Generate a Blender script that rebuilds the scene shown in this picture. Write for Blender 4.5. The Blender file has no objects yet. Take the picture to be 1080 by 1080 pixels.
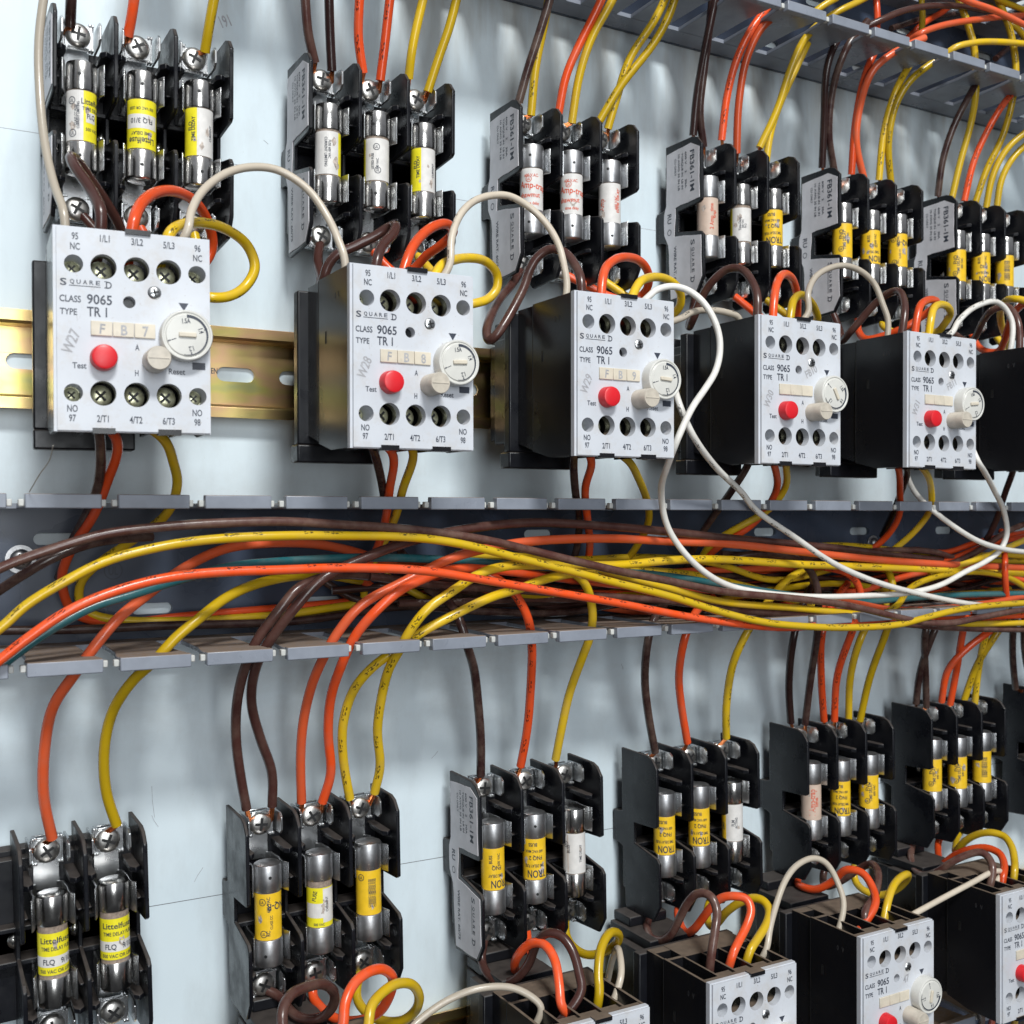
import bpy, bmesh, math, random
from mathutils import Vector, Matrix
from mathutils.geometry import tessellate_polygon
R = math.radians
S = 0.001                                   # everything below is written in millimetres
sc = bpy.context.scene
col = sc.collection

# ------------------------------------------------------------------ camera
CAM_D = 433.0; YAW = .516; PITCH = .003; FPX = 1167.0
cd = bpy.data.cameras.new('camera'); cam = bpy.data.objects.new('camera', cd); col.objects.link(cam)
cam.location = (0, -CAM_D*S, 0)
cam.rotation_euler = (R(90)+PITCH, 0, -YAW)
cd.sensor_width = 36; cd.lens = 36*FPX/1080; cd.clip_start = .01; cd.clip_end = 20
cd.dof.use_dof = True; cd.dof.focus_distance = .44; cd.dof.aperture_fstop = 26
sc.camera = cam
# ------------------------------------------------------------------ light
w = bpy.data.worlds.new('World'); sc.world = w; w.use_nodes = True
nt = w.node_tree; bg = nt.nodes['Background']
tc = nt.nodes.new('ShaderNodeTexCoord'); sp = nt.nodes.new('ShaderNodeSeparateXYZ'); rp = nt.nodes.new('ShaderNodeValToRGB')
mp = nt.nodes.new('ShaderNodeMapRange'); mp.inputs[1].default_value = -1; mp.inputs[2].default_value = 1
nt.links.new(tc.outputs['Generated'], sp.inputs[0]); nt.links.new(sp.outputs[2], mp.inputs[0]); nt.links.new(mp.outputs[0], rp.inputs[0])
rp.color_ramp.elements[0].color = (.05, .05, .055, 1); rp.color_ramp.elements[1].color = (.80, .84, .90, 1)
e = rp.color_ramp.elements.new(.5); e.color = (.36, .38, .42, 1); e = rp.color_ramp.elements.new(.38); e.color = (.10, .105, .11, 1)
nt.links.new(rp.outputs[0], bg.inputs[0]); bg.inputs[1].default_value = .45
def area(name, loc, target, sx, sy, power, colr):
    l = bpy.data.lights.new(name, 'AREA'); l.shape = 'RECTANGLE'; l.size = sx; l.size_y = sy; l.energy = power; l.color = colr
    o = bpy.data.objects.new(name, l); col.objects.link(o); o.location = loc
    o.rotation_euler = (Vector(target)-Vector(loc)).to_track_quat('-Z', 'Y').to_euler()
area('ceiling_light', (.02, -1.55, 1.45), (.32, 0, -.05), .50, .26, 47, (.97, .985, .965))
area('room_light', (-.12, -1.6, .16), (.34, 0, -.08), .5, 1.0, 14, (.93, .975, 1.0))
sc.view_settings.view_transform = 'Standard'; sc.view_settings.look = 'None'
sc.view_settings.exposure = -.12; sc.view_settings.gamma = 1
sc.render.engine = 'CYCLES'

# ------------------------------------------------------------------ helpers
_f = Vector((math.sin(YAW)*math.cos(PITCH), math.cos(YAW)*math.cos(PITCH), math.sin(PITCH)))
_r = Vector((math.cos(YAW), -math.sin(YAW), 0)); _u = _r.cross(_f)
def at(x, y, d):                             # photo point at a distance d (mm) in front of the panel -> (X, d, Z)
    v = _f+_r*((x-540)/FPX)-_u*((y-540)/FPX)
    t = (CAM_D-d)/v.y
    return (v.x*t, d, v.z*t)
def P(X, d, Z): return Vector((X*S, -d*S, Z*S))

class MB:
    def __init__(s): s.v = []; s.f = []; s.m = []; s.uv = None
    def add(s, vs, fs, m=0):
        n = len(s.v); s.v += [tuple(q) for q in vs]; s.f += [tuple(i+n for i in q) for q in fs]; s.m += [m]*len(fs)
    def box(s, x0, x1, d0, d1, z0, z1, m=0):
        s.add([(x, d, z) for x in (x0, x1) for d in (d0, d1) for z in (z0, z1)],
              [(0, 1, 3, 2), (4, 6, 7, 5), (0, 4, 5, 1), (2, 3, 7, 6), (0, 2, 6, 4), (1, 5, 7, 3)], m)
    def prism(s, pts, a0, a1, fn, m=0, holes=(), caps=True):   # outline pts (p,q) extruded a0..a1; fn(p,q,a)->(x,d,z)
        loops = [list(pts)]+[list(h) for h in holes]
        flat = [p for l in loops for p in l]; n = len(flat)
        vs = [fn(p, q, a0) for p, q in flat]+[fn(p, q, a1) for p, q in flat]; fs = []
        if caps:
            if holes: tr = tessellate_polygon([[Vector((p, q, 0)) for p, q in l] for l in loops])
            else: tr = [tuple(range(n))]
            for t in tr: fs.append(tuple(t)); fs.append(tuple(i+n for i in reversed(t)))
        k = 0
        for l in loops:
            for i in range(len(l)):
                a, b = k+i, k+(i+1) % len(l); fs.append((a, b, b+n, a+n))
            k += len(l)
        s.add(vs, fs, m)
    def lathe(s, prof, fn, seg=28, m=0, a0=0, a1=360, close=True):   # prof [(r,h)], fn(cx,cy,h)->(x,d,z)
        full = abs(a1-a0) >= 359.9; k = seg if full else seg+1; vs = []; fs = []
        for r, h in prof:
            for i in range(k):
                t = R(a0+(a1-a0)*i/seg); vs.append(fn(r*math.cos(t), r*math.sin(t), h))
        for j in range(len(prof)-1):
            for i in range(seg):
                i2 = (i+1) % k; fs.append((j*k+i, j*k+i2, (j+1)*k+i2, (j+1)*k+i))
        if close and full:
            fs.append(tuple(range(k))); fs.append(tuple((len(prof)-1)*k+i for i in reversed(range(k))))
        s.add(vs, fs, m)
    def tube(s, pts, r, seg=12, m=0, uv=False):
        pts = [Vector(p) for p in pts]; n = len(pts); vs = []; fs = []; L = [0.]
        for i in range(1, n): L.append(L[-1]+(pts[i]-pts[i-1]).length)
        T = [(pts[min(i+1, n-1)]-pts[max(i-1, 0)]).normalized() for i in range(n)]
        a = Vector((0, 0, 1)) if abs(T[0].z) < .9 else Vector((1, 0, 0))
        N = (a-T[0]*a.dot(T[0])).normalized()
        for i in range(n):
            N = (N-T[i]*N.dot(T[i])).normalized(); B = T[i].cross(N)
            rr = r[i] if isinstance(r, list) else r
            for j in range(seg):
                t = 2*math.pi*j/seg; vs.append(pts[i]+N*(rr*math.cos(t))+B*(rr*math.sin(t)))
        base = len(s.f)
        for i in range(n-1):
            for j in range(seg):
                j2 = (j+1) % seg; fs.append((i*seg+j, i*seg+j2, (i+1)*seg+j2, (i+1)*seg+j))
        fs.append(tuple(range(seg))); fs.append(tuple((n-1)*seg+j for j in reversed(range(seg))))
        s.add(vs, fs, m)
        if uv:
            if s.uv is None: s.uv = {}
            k = base
            for i in range(n-1):
                for j in range(seg):
                    s.uv[k] = [(L[i], j/seg), (L[i], (j+1)/seg), (L[i+1], (j+1)/seg), (L[i+1], j/seg)]; k += 1
    def build(s, name, mats, parent=None, bevel=0, smooth=35, flat=False):
        me = bpy.data.meshes.new(name)
        me.from_pydata([P(*q) for q in s.v], [], s.f)
        if not isinstance(mats, (list, tuple)): mats = [mats]
        for q in mats: me.materials.append(q)
        for p, q in zip(me.polygons, s.m): p.material_index = q
        if s.uv:
            ul = me.uv_layers.new(name='UVMap')
            for k, c in s.uv.items():
                pl = me.polygons[k]
                for li, uv in zip(pl.loop_indices, c): ul.data[li].uv = (uv[0]*.01, uv[1])
        if not flat:
            bm = bmesh.new(); bm.from_mesh(me); bmesh.ops.recalc_face_normals(bm, faces=bm.faces); bm.to_mesh(me); bm.free()
            me.polygons.foreach_set('use_smooth', [True]*len(me.polygons)); me.set_sharp_from_angle(angle=R(smooth))
        o = bpy.data.objects.new(name, me); col.objects.link(o)
        if parent is not None: o.parent = parent
        if bevel:
            b = o.modifiers.new('bevel', 'BEVEL'); b.width = bevel*S; b.segments = 2; b.limit_method = 'ANGLE'; b.angle_limit = R(40)
        return o
def tag(o, label=None, cat=None, group=None, kind=None):
    if label: o['label'] = label
    if cat: o['category'] = cat
    if group: o['group'] = group
    if kind: o['kind'] = kind
    return o
def empty(name, loc, roll=0):
    o = bpy.data.objects.new(name, None); o.empty_display_size = .01; col.objects.link(o); o.location = loc
    o.rotation_euler = (0, roll, 0); return o
def copy_tree(o, parent=None):
    c = o.copy(); col.objects.link(c)
    if parent is not None: c.parent = parent
    for ch in [q for q in col.objects if q.parent == o]: copy_tree(ch, c)
    return c
FRONT = lambda x0, z0, d: (lambda p, q, a: (x0+p, d+a, z0+q))

# text -> flat geometry, H height = 1
_tc = {}
def textgeo(t):
    if t not in _tc:
        c = bpy.data.curves.new('t', 'FONT'); c.body = t; c.size = 1; c.resolution_u = 3; c.offset = .018
        o = bpy.data.objects.new('t', c); me = bpy.data.meshes.new_from_object(o)
        v = [(q.co.x/.73, q.co.y/.73) for q in me.vertices]; f = [tuple(p.vertices) for p in me.polygons]
        bpy.data.objects.remove(o); bpy.data.curves.remove(c); bpy.data.meshes.remove(me)
        xs = [q[0] for q in v] or [0]; _tc[t] = (v, f, min(xs), max(xs))
    return _tc[t]
def put(mb, t, cx, cy, h, fn, width=None, m=0, rot=0, xs=.68, anchor='c', skew=0):
    v, f, a, b = textgeo(t); wn = (b-a)
    k = (width/wn) if width else h*xs
    out = []; c, s_ = math.cos(R(rot)), math.sin(R(rot))
    for x, y in v:
        X = (x-a)*k-(wn*k/2 if anchor == 'c' else 0); Y = y*h-h/2; X += skew*Y
        out.append(fn(cx+X*c-Y*s_, cy+X*s_+Y*c))
    mb.add(out, f, m)
def logo(mb, x, z, h, fn, m=0):              # large S, underlined small capitals, large D with slab serifs; x,z = left baseline
    put(mb, 'S', x+.45*h, z+.5*h, h, fn, width=.85*h, m=m)
    xx = x+1.2*h
    for c in 'QUARE':
        put(mb, c, xx+.4*h, z+.62*h, .62*h, fn, width=.56*h, m=m); xx += .85*h
    xx += .2*h; put(mb, 'D', xx+.8*h, z+.45*h, h, fn, width=.8*h, m=m)
    def bar(x0, x1, z0, z1): mb.add([fn(x0, z0), fn(x1, z0), fn(x1, z1), fn(x0, z1)], [(0, 1, 2, 3)], m)
    bar(x+1.2*h, xx-.3*h, z-.02*h, z+.08*h)
    bar(xx+.2*h, xx+.6*h, z-.05*h, z+.07*h); bar(xx+.2*h, xx+.6*h, z+.83*h, z+.95*h)

# ------------------------------------------------------------------ materials
def newmat(name):
    m = bpy.data.materials.new(name); m.use_nodes = True; n = m.node_tree
    return m, n, n.nodes['Principled BSDF']
def lk(n, a, b): n.links.new(a, b)
def noise(n, scale, detail=4, rough=.6, coord='Object', stretch=None):
    t = n.nodes.new('ShaderNodeTexCoord'); q = n.nodes.new('ShaderNodeTexNoise')
    q.inputs['Scale'].default_value = scale; q.inputs['Detail'].default_value = detail; q.inputs['Roughness'].default_value = rough
    if stretch:
        mpn = n.nodes.new('ShaderNodeMapping'); mpn.inputs['Scale'].default_value = stretch
        lk(n, t.outputs[coord], mpn.inputs[0]); lk(n, mpn.outputs[0], q.inputs['Vector'])
    else: lk(n, t.outputs[coord], q.inputs['Vector'])
    return q.outputs['Fac']
def ramp(n, fac, stops):
    r = n.nodes.new('ShaderNodeValToRGB'); lk(n, fac, r.inputs[0]); el = r.color_ramp.elements
    while len(el) < len(stops): el.new(.5)
    for e_, (p, c) in zip(el, stops):
        e_.position = p; e_.color = (c[0], c[1], c[2], 1) if isinstance(c, tuple) else (c, c, c, 1)
    return r.outputs[0]
def mix(n, fac, a, b, mode='MIX'):
    q = n.nodes.new('ShaderNodeMix'); q.data_type = 'RGBA'; q.blend_type = mode
    for i, v in ((0, fac), (6, a), (7, b)):
        if hasattr(v, 'is_linked') or hasattr(v, 'links'): lk(n, v, q.inputs[i])
        else: q.inputs[i].default_value = v if i == 0 else (v[0], v[1], v[2], 1)
    return q.outputs[2]
def bump(n, b, h, strength, dist=.001):
    q = n.nodes.new('ShaderNodeBump'); q.inputs['Strength'].default_value = strength; q.inputs['Distance'].default_value = dist
    lk(n, h, q.inputs['Height']); lk(n, q.outputs[0], b.inputs['Normal'])
def simple(name, c, rough=.45, metal=0, var=.12, scale=180, spec=.5, dust=0, dustcol=(.17, .125, .09), bmp=0, stretch=None, rvar=.15):
    m, n, b = newmat(name)
    ns = noise(n, scale, stretch=stretch)
    cc = mix(n, ramp(n, ns, [(.3, 0.), (.7, 1.)]), tuple(q*(1-var) for q in c), tuple(min(1, q*(1+var)) for q in c))
    ro = ramp(n, noise(n, scale*.6), [(.3, max(.03, rough-rvar)), (.7, min(1, rough+rvar))])
    if dust:
        g = n.nodes.new('ShaderNodeNewGeometry'); s_ = n.nodes.new('ShaderNodeSeparateXYZ'); lk(n, g.outputs['Normal'], s_.inputs[0])
        up = ramp(n, s_.outputs[2], [(.45, 0.), (.8, 1.)])
        pat = ramp(n, noise(n, 260, 6, .7), [(.25, .55), (.6, 1.)])
        mm = n.nodes.new('ShaderNodeMath'); mm.operation = 'MULTIPLY'; lk(n, up, mm.inputs[0]); lk(n, pat, mm.inputs[1])
        m2 = n.nodes.new('ShaderNodeMath'); m2.operation = 'MULTIPLY'; lk(n, mm.outputs[0], m2.inputs[0]); m2.inputs[1].default_value = dust
        cc = mix(n, m2.outputs[0], cc, dustcol); ro = mix(n, m2.outputs[0], ro, (.9, .9, .9))
    lk(n, cc, b.inputs['Base Color']); lk(n, ro, b.inputs['Roughness'])
    b.inputs['Metallic'].default_value = metal; b.inputs['Specular IOR Level'].default_value = spec
    if bmp: bump(n, b, noise(n, scale*2), bmp, .0004)
    return m
M = {}
M['black'] = simple('black_phenolic', (.006, .0065, .009), .33, dust=.6, dustcol=(.10, .082, .072), spec=.36, bmp=.05)
M['relay_black'] = simple('black_relay_plastic', (.009, .009, .011), .24, dust=.95, spec=.5, rvar=.07, scale=60, stretch=(1, 1, .12))
M['dark_hole'] = simple('dark_recess', (.006, .006, .007), .6)
M['grey'] = simple('grey_duct_pvc', (.22, .24, .285), .36, scale=90, dust=1, dustcol=(.22, .155, .11))
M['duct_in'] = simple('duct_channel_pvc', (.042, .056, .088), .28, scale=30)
M['knob_tab'] = simple('pale_duct_tab', (.52, .52, .50), .5)
M['ink'] = simple('dark_print', (.035, .042, .062), .5)
M['ink_grey'] = simple('grey_print', (.10, .10, .11), .6)
M['mould'] = simple('raised_mould_mark', (.05, .05, .055), .5)
M['pencil'] = simple('pencil', (.34, .34, .36), .7, var=.2, scale=900)
M['red_ink'] = simple('red_print', (.62, .10, .05), .6)
M['cream'] = simple('cream_plastic', (.60, .54, .44), .4, scale=120)
M['dialw'] = simple('white_dial_plastic', (.60, .59, .555), .28, scale=150, var=.05)
M['beige_knob'] = simple('beige_knob_plastic', (.50, .45, .38), .35, scale=160, var=.2)
M['red'] = simple('red_button_plastic', (.62, .012, .02), .3, var=.06)
M['steel'] = simple('nickel_steel', (.68, .66, .62), .2, metal=1, scale=300, var=.2, rvar=.1, bmp=.03)
M['screw'] = simple('screw_steel', (.66, .64, .61), .34, metal=1, scale=400, var=.25, rvar=.1, bmp=.03)
M['tin'] = simple('tin_plate', (.58, .59, .60), .28, metal=1, scale=160, var=.14, rvar=.05)
M['cap'] = simple('fuse_cap_metal', (.66, .64, .62), .21, metal=1, scale=300, var=.18, rvar=.07, bmp=.02)
M['cap_dull'] = simple('dull_fuse_cap_metal', (.52, .52, .53), .42, metal=1, scale=220, var=.25, rvar=.08, bmp=.02)
M['brass'] = simple('chromate_screw', (.92, .88, .52), .3, metal=.6, scale=500, var=.4)
M['copper'] = simple('copper_strand', (.75, .25, .09), .3, metal=1)
M['paperw'] = simple('white_fuse_label', (.66, .64, .62), .5, scale=350, var=.08)
M['beige'] = simple('beige_fuse_label', (.55, .42, .34), .55, scale=300, var=.08)
M['yellow_l'] = simple('lemon_fuse_label', (.78, .68, .02), .42, scale=350, var=.08)
M['amber_l'] = simple('amber_fuse_label', (.80, .50, .02), .42, scale=350, var=.08)
M['fibre'] = simple('fuse_fibre', (.26, .20, .16), .7, scale=900, var=.35)
M['torn'] = simple('torn_paper', (.42, .36, .32), .8, scale=900, var=.5)
M['nameplate'] = simple('foil_nameplate', (.62, .60, .63), .5, scale=120, var=.1, rvar=.1)
M['web'] = simple('cobweb', (.35, .32, .28), .8)
# relay front plate: off-white with grime specks
m, n, b = newmat('relay_front_plate')
sp1 = ramp(n, noise(n, 520, 5, .75), [(.28, 1.), (.36, 0.)])
c1 = mix(n, ramp(n, noise(n, 60, 3), [(.35, 0.), (.75, 1.)]), (.52, .54, .585), (.59, .61, .655))
c2 = mix(n, sp1, c1, (.34, .28, .24))
oi = n.nodes.new('ShaderNodeObjectInfo'); gm = n.nodes.new('ShaderNodeMath'); gm.operation = 'MULTIPLY'
lk(n, ramp(n, noise(n, 95, 6, .7), [(.50, 0.), (.72, .75)]), gm.inputs[0]); gm.inputs[1].default_value = .8
c2 = mix(n, gm.outputs[0], c2, (.47, .43, .39))
sc_ = ramp(n, noise(n, 60, 8, .8, stretch=(5, 1, .8)), [(.655, 0.), (.67, .5)]); c2 = mix(n, sc_, c2, (.36, .35, .36)); lk(n, c2, b.inputs['Base Color']); b.inputs['Roughness'].default_value = .42
M['face'] = m
# zinc-chromate rail
m, n, b = newmat('yellow_chromate_rail')
f1 = noise(n, 22, 3, .5, stretch=(1, 1, 2.5))
c = ramp(n, f1, [(.28, (.46, .52, .24)), (.42, (.90, .70, .27)), (.53, (.86, .54, .30)), (.62, (.72, .62, .20)), (.76, (.30, .42, .28))])
lk(n, c, b.inputs['Base Color']); b.inputs['Metallic'].default_value = 1; b.inputs['Roughness'].default_value = .29
M['rail'] = m
# back panel: painted sheet, faint stains, some shade of the middle duct painted in
m, n, b = newmat('painted_back_panel')
a1 = noise(n, 9, 5, .6); a2 = noise(n, 30, 6, .7, stretch=(1, 1, .35)); a3 = noise(n, 700, 3, .7)
c1 = mix(n, ramp(n, a1, [(.3, 0.), (.7, 1.)]), (.565, .652, .705), (.63, .712, .758))
c2 = mix(n, ramp(n, a2, [(.48, 0.), (.72, .5)]), c1, (.43, .47, .49))
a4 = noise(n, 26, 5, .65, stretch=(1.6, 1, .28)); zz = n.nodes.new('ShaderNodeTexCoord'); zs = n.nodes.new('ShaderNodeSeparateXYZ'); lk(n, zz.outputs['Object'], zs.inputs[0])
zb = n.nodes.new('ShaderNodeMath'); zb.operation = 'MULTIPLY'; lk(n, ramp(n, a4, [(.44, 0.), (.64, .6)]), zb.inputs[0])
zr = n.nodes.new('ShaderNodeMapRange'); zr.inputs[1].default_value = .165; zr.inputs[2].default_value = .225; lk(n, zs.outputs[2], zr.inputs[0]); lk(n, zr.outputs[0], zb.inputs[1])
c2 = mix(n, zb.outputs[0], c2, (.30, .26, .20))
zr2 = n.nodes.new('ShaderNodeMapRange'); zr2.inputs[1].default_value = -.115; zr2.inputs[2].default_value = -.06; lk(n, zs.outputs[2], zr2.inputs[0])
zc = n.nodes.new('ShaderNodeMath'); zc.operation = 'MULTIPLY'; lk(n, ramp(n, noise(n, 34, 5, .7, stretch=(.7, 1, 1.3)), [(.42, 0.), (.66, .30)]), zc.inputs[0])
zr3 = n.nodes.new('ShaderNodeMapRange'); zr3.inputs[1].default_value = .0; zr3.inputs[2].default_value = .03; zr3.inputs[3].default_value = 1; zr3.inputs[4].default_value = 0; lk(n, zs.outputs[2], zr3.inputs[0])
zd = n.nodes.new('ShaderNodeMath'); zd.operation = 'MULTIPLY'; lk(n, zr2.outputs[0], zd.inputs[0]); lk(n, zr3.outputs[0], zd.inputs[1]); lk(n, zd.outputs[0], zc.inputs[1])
c2 = mix(n, zc.outputs[0], c2, (.33, .32, .30))  # grey mottling below the middle duct: grime with the duct's shadow tone painted in
c3 = mix(n, ramp(n, a3, [(.25, .6), (.31, 0.)]), c2, (.35, .33, .30))
lk(n, c3, b.inputs['Base Color']); lk(n, ramp(n, a1, [(.3, .30), (.7, .46)]), b.inputs['Roughness'])
bump(n, b, noise(n, 14, 2), .25, .002)
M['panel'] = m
# wires
def wiremat(name, c, rough=.26, dustc=(.30, .22, .17), maxdust=.45, printed=False, pc=(.02, .02, .02)):
    m, n, b = newmat(name)
    oi = n.nodes.new('ShaderNodeObjectInfo')
    ns = ramp(n, noise(n, 120, 5, .7), [(.40, 0.), (.72, 1.)])
    q = n.nodes.new('ShaderNodeMath'); q.operation = 'MULTIPLY'; lk(n, ns, q.inputs[0]); lk(n, oi.outputs['Random'], q.inputs[1])
    q2 = n.nodes.new('ShaderNodeMath'); q2.operation = 'MULTIPLY'; lk(n, q.outputs[0], q2.inputs[0]); q2.inputs[1].default_value = maxdust
    c1 = mix(n, oi.outputs['Random'], tuple(v*.66 for v in c), tuple(min(1, v*1.12) for v in c))
    cc = mix(n, q2.outputs[0], c1, dustc)
    if printed:
        uv = n.nodes.new('ShaderNodeTexCoord'); s_ = n.nodes.new('ShaderNodeSeparateXYZ'); lk(n, uv.outputs['UV'], s_.inputs[0])
        # glyph-like strokes: fine noise thresholded inside a narrow band round the wire
        mpn = n.nodes.new('ShaderNodeMapping'); mpn.inputs['Scale'].default_value = (85, 20, 1); lk(n, uv.outputs['UV'], mpn.inputs[0])
        nn = n.nodes.new('ShaderNodeTexNoise'); nn.inputs['Scale'].default_value = 1; nn.inputs['Detail'].default_value = 1; lk(n, mpn.outputs[0], nn.inputs['Vector'])
        st = ramp(n, nn.outputs['Fac'], [(.50, 0.), (.54, 1.)])
        band = ramp(n, s_.outputs[1], [(0, 0.), (.29, 0.), (.30, 1.), (.42, 1.), (.43, 0.), (.79, 0.), (.80, 1.), (.92, 1.), (.93, 0.)])
        mw = n.nodes.new('ShaderNodeMapping'); mw.inputs['Scale'].default_value = (14, 0, 1); lk(n, uv.outputs['UV'], mw.inputs[0])
        nw = n.nodes.new('ShaderNodeTexNoise'); nw.inputs['Scale'].default_value = 1; nw.inputs['Detail'].default_value = 0; lk(n, mw.outputs[0], nw.inputs['Vector'])
        wd = ramp(n, nw.outputs['Fac'], [(.50, 0.), (.52, .8)])
        k1 = n.nodes.new('ShaderNodeMath'); k1.operation = 'MULTIPLY'; lk(n, st, k1.inputs[0]); lk(n, band, k1.inputs[1])
        k2 = n.nodes.new('ShaderNodeMath'); k2.operation = 'MULTIPLY'; lk(n, k1.outputs[0], k2.inputs[0]); lk(n, wd, k2.inputs[1])
        cc = mix(n, k2.outputs[0], cc, pc)
    lk(n, cc, b.inputs['Base Color']); b.inputs['Roughness'].default_value = rough
    bump(n, b, noise(n, 260, 3), .12, .0006)
    return m
WC = dict(y=((.70, .455, .010), 'yellow'), o=((.84, .085, .014), 'orange'), s=((.78, .115, .035), 'salmon orange'), b=((.078, .030, .025), 'brown'),
          d=((.036, .015, .014), 'dark brown'), c=((.55, .48, .39), 'cream'), w=((.70, .68, .64), 'white'), t=((.02, .13, .15), 'teal'))
for k, (c, nm) in WC.items():
    M['w'+k] = wiremat(nm.replace(' ', '_')+'_insulation', c, maxdust=.25 if k in 'wc' else .4)
    M['p'+k] = wiremat('printed_'+nm.replace(' ', '_')+'_insulation', c, printed=True, maxdust=.3, pc=(.012, .012, .012) if k != 'b' and k != 'd' else (.35, .3, .28))

# ------------------------------------------------------------------ the setting: sheet-metal back panel
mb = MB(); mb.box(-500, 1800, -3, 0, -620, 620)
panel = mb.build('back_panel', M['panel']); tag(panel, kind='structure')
for z, hw_, mk_ in ((138.4, .08, 'pencil'), (-148.3, .11, 'ink_grey')):
    mb = MB(); mb.box(-450, 1700, .02, .08, z-hw_, z+hw_); mb.build('scribed_line', M[mk_], panel, flat=True)
mb = MB()
for i in range(4):
    x = at(236, 22, 0)
put(mb, '191', at(237, 22, 0)[0], at(237, 22, 0)[2], 4.5, lambda x, y: (x, .07, y), rot=25, xs=.6)
mb.build('pencil_mark', M['pencil'], panel, flat=True)
rs = random.Random(8)
SCR = [((160, 829), (163, 862)), ((160, 860), (167, 872)), ((612, 160), (616, 172)), ((655, 700), (657, 706)), ((455, 800), (462, 792)), ((480, 455), (490, 462)), ((278, 148), (283, 152)), ((205, 930), (214, 915))]
for (a_, b_) in SCR:
    q1 = Vector(at(a_[0], a_[1], .05)); q2 = Vector(at(b_[0], b_[1], .05)); mb = MB()
    mb.tube([q1, (q1+q2)/2+Vector((rs.uniform(-.5, .5), 0, rs.uniform(-.5, .5))), q2], .085, 5); mb.build('scratch', M['pencil'], panel)

# ------------------------------------------------------------------ wiring ducts
def stadium(cx, cz, L, h, seg=6):
    r = h/2; out = []
    for i in range(seg+1): t = R(-90+180*i/seg); out.append((cx+L/2-r+r*math.cos(t), cz+r*math.sin(t)))
    for i in range(seg+1): t = R(90+180*i/seg); out.append((cx-L/2+r+r*math.cos(t), cz+r*math.sin(t)))
    return out
def finger(x, zi, sgn, w_=22.0):
    # one finger of a duct side wall: plate running back to the channel, lip along its front edge, a small tab at each end of the lip
    m_ = MB()
    z0, z1 = (zi, zi+1.8*sgn) if sgn > 0 else (zi+1.8*sgn, zi)
    m_.prism([(x+1.9, 14), (x+w_-1.9, 14), (x+w_-1.7, 40), (x+w_, 52), (x+w_, 57.5), (x, 57.5), (x, 52), (x+1.7, 40)], min(z0, z1), max(z0, z1), lambda p, q, a: (p, q, a))
    za, zb = (zi-.2, zi+4.4) if sgn > 0 else (zi-4.2, zi+.3)
    m_.box(x, x+w_, 57, 60.5, za, zb)
    zc = (za+zb)/2
    for xx in (x-1.7, x+w_): m_.box(xx, xx+1.7, 55.8, 58.4, zc-1.3-.4*sgn, zc+1.0-.4*sgn, 1)
    return m_
def duct(zt, zb, x0, x1, label, off, top=True, bot=True, name='wiring_duct', lip_off=0, fw=22.6):
    root = tag(empty(name, P(0, 0, 0)), label, 'wire duct', 'slotted grey wiring ducts across the panel')
    m_ = MB(); holes = []
    x = x0+30
    k = 0
    while x < x1-30:
        holes.append(stadium(x, zt-11 if k % 2 == 0 else zb+11, 15, 4.2)); x += 34; k += 1
    m_.prism([(x0, zb-1.8), (x1, zb-1.8), (x1, zt+1.8), (x0, zt+1.8)], .4, 2.4, lambda p, q, a: (p, a, q), holes=holes)
    m_.build('base_channel', M['duct_in'], root)
    for z in ((zt, zt+1.8), (zb-1.8, zb)):
        q = MB(); q.box(x0, x1, 2.4, 14, z[0], z[1]); q.build('side_rail', M['grey'], root)
    n0 = int((x0-off)//27.8)
    k = 0
    for i in range(n0, n0+200):
        x = off+27.8*i
        if x < x0 or x > x1-24: continue
        k += 1
        if top: finger(x, zt, 1, fw).build('finger', [M['grey'], M['knob_tab']], root, bevel=.35)
        if bot: finger(x+lip_off, zb, -1, fw).build('finger', [M['grey'], M['knob_tab']], root, bevel=.35)
        if k > 47: break
    return root
mid = duct(2.4, -46.2, -180, 980, 'middle grey wiring duct full of coloured wires, open along its front', 37.9, lip_off=.6)
up = duct(283, 232.6, 60, 1180, 'top grey wiring duct crossing the upper right corner, seen from below', 37.9+11, name='wiring_duct', fw=23.8)
low = duct(-258, -306, 250, 1000, 'lowest grey wiring duct, glimpsed in the bottom right corner under the relays', 37.9+4, name='wiring_duct')
# moulded lettering and mounting screws in the middle duct
for i, xx in enumerate((88, 205, 330, 460, 600)):
    mb = MB(); fn = lambda x, y: (x, 2.5, y)
    put(mb, 'UNIDUCT', xx+14, -23.5, 4.2, fn, xs=.95)
    put(mb, 'UL', xx-14, -20.5, 3.2, fn)
    mb.lathe([(3.4, 0), (3.0, 0)], lambda a, b_, h: (xx-14+a, 2.5, -20.5+b_), seg=20, close=False)
    mb.build('lettering', M['ink'], mid, flat=True)
def panscrew(mb, x, d, z, r, h, m=0, mc=1, rot=0, fnrot=None):
    prof = [(r, 0), (r, h*.25), (r*.93, h*.55), (r*.72, h*.85), (r*.4, h), (.01, h*1.04)]
    mb.lathe(prof, lambda a, b_, q: (x+a, d+q, z+b_), seg=22, m=m)
    for k in (0, 90):
        c, s_ = math.cos(R(rot+k)), math.sin(R(rot+k)); L = r*.56; w_ = r*.11
        pts = [(L, w_), (-L, w_), (-L, -w_), (L, -w_)]
        pts = [(a*c-b_*s_, a*s_+b_*c) for a, b_ in pts]
        mb.prism(pts, h*.80, h*1.12+.02+k*.0005, lambda p, q, a: (x+p, d+a, z+q), m=mc)
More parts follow.
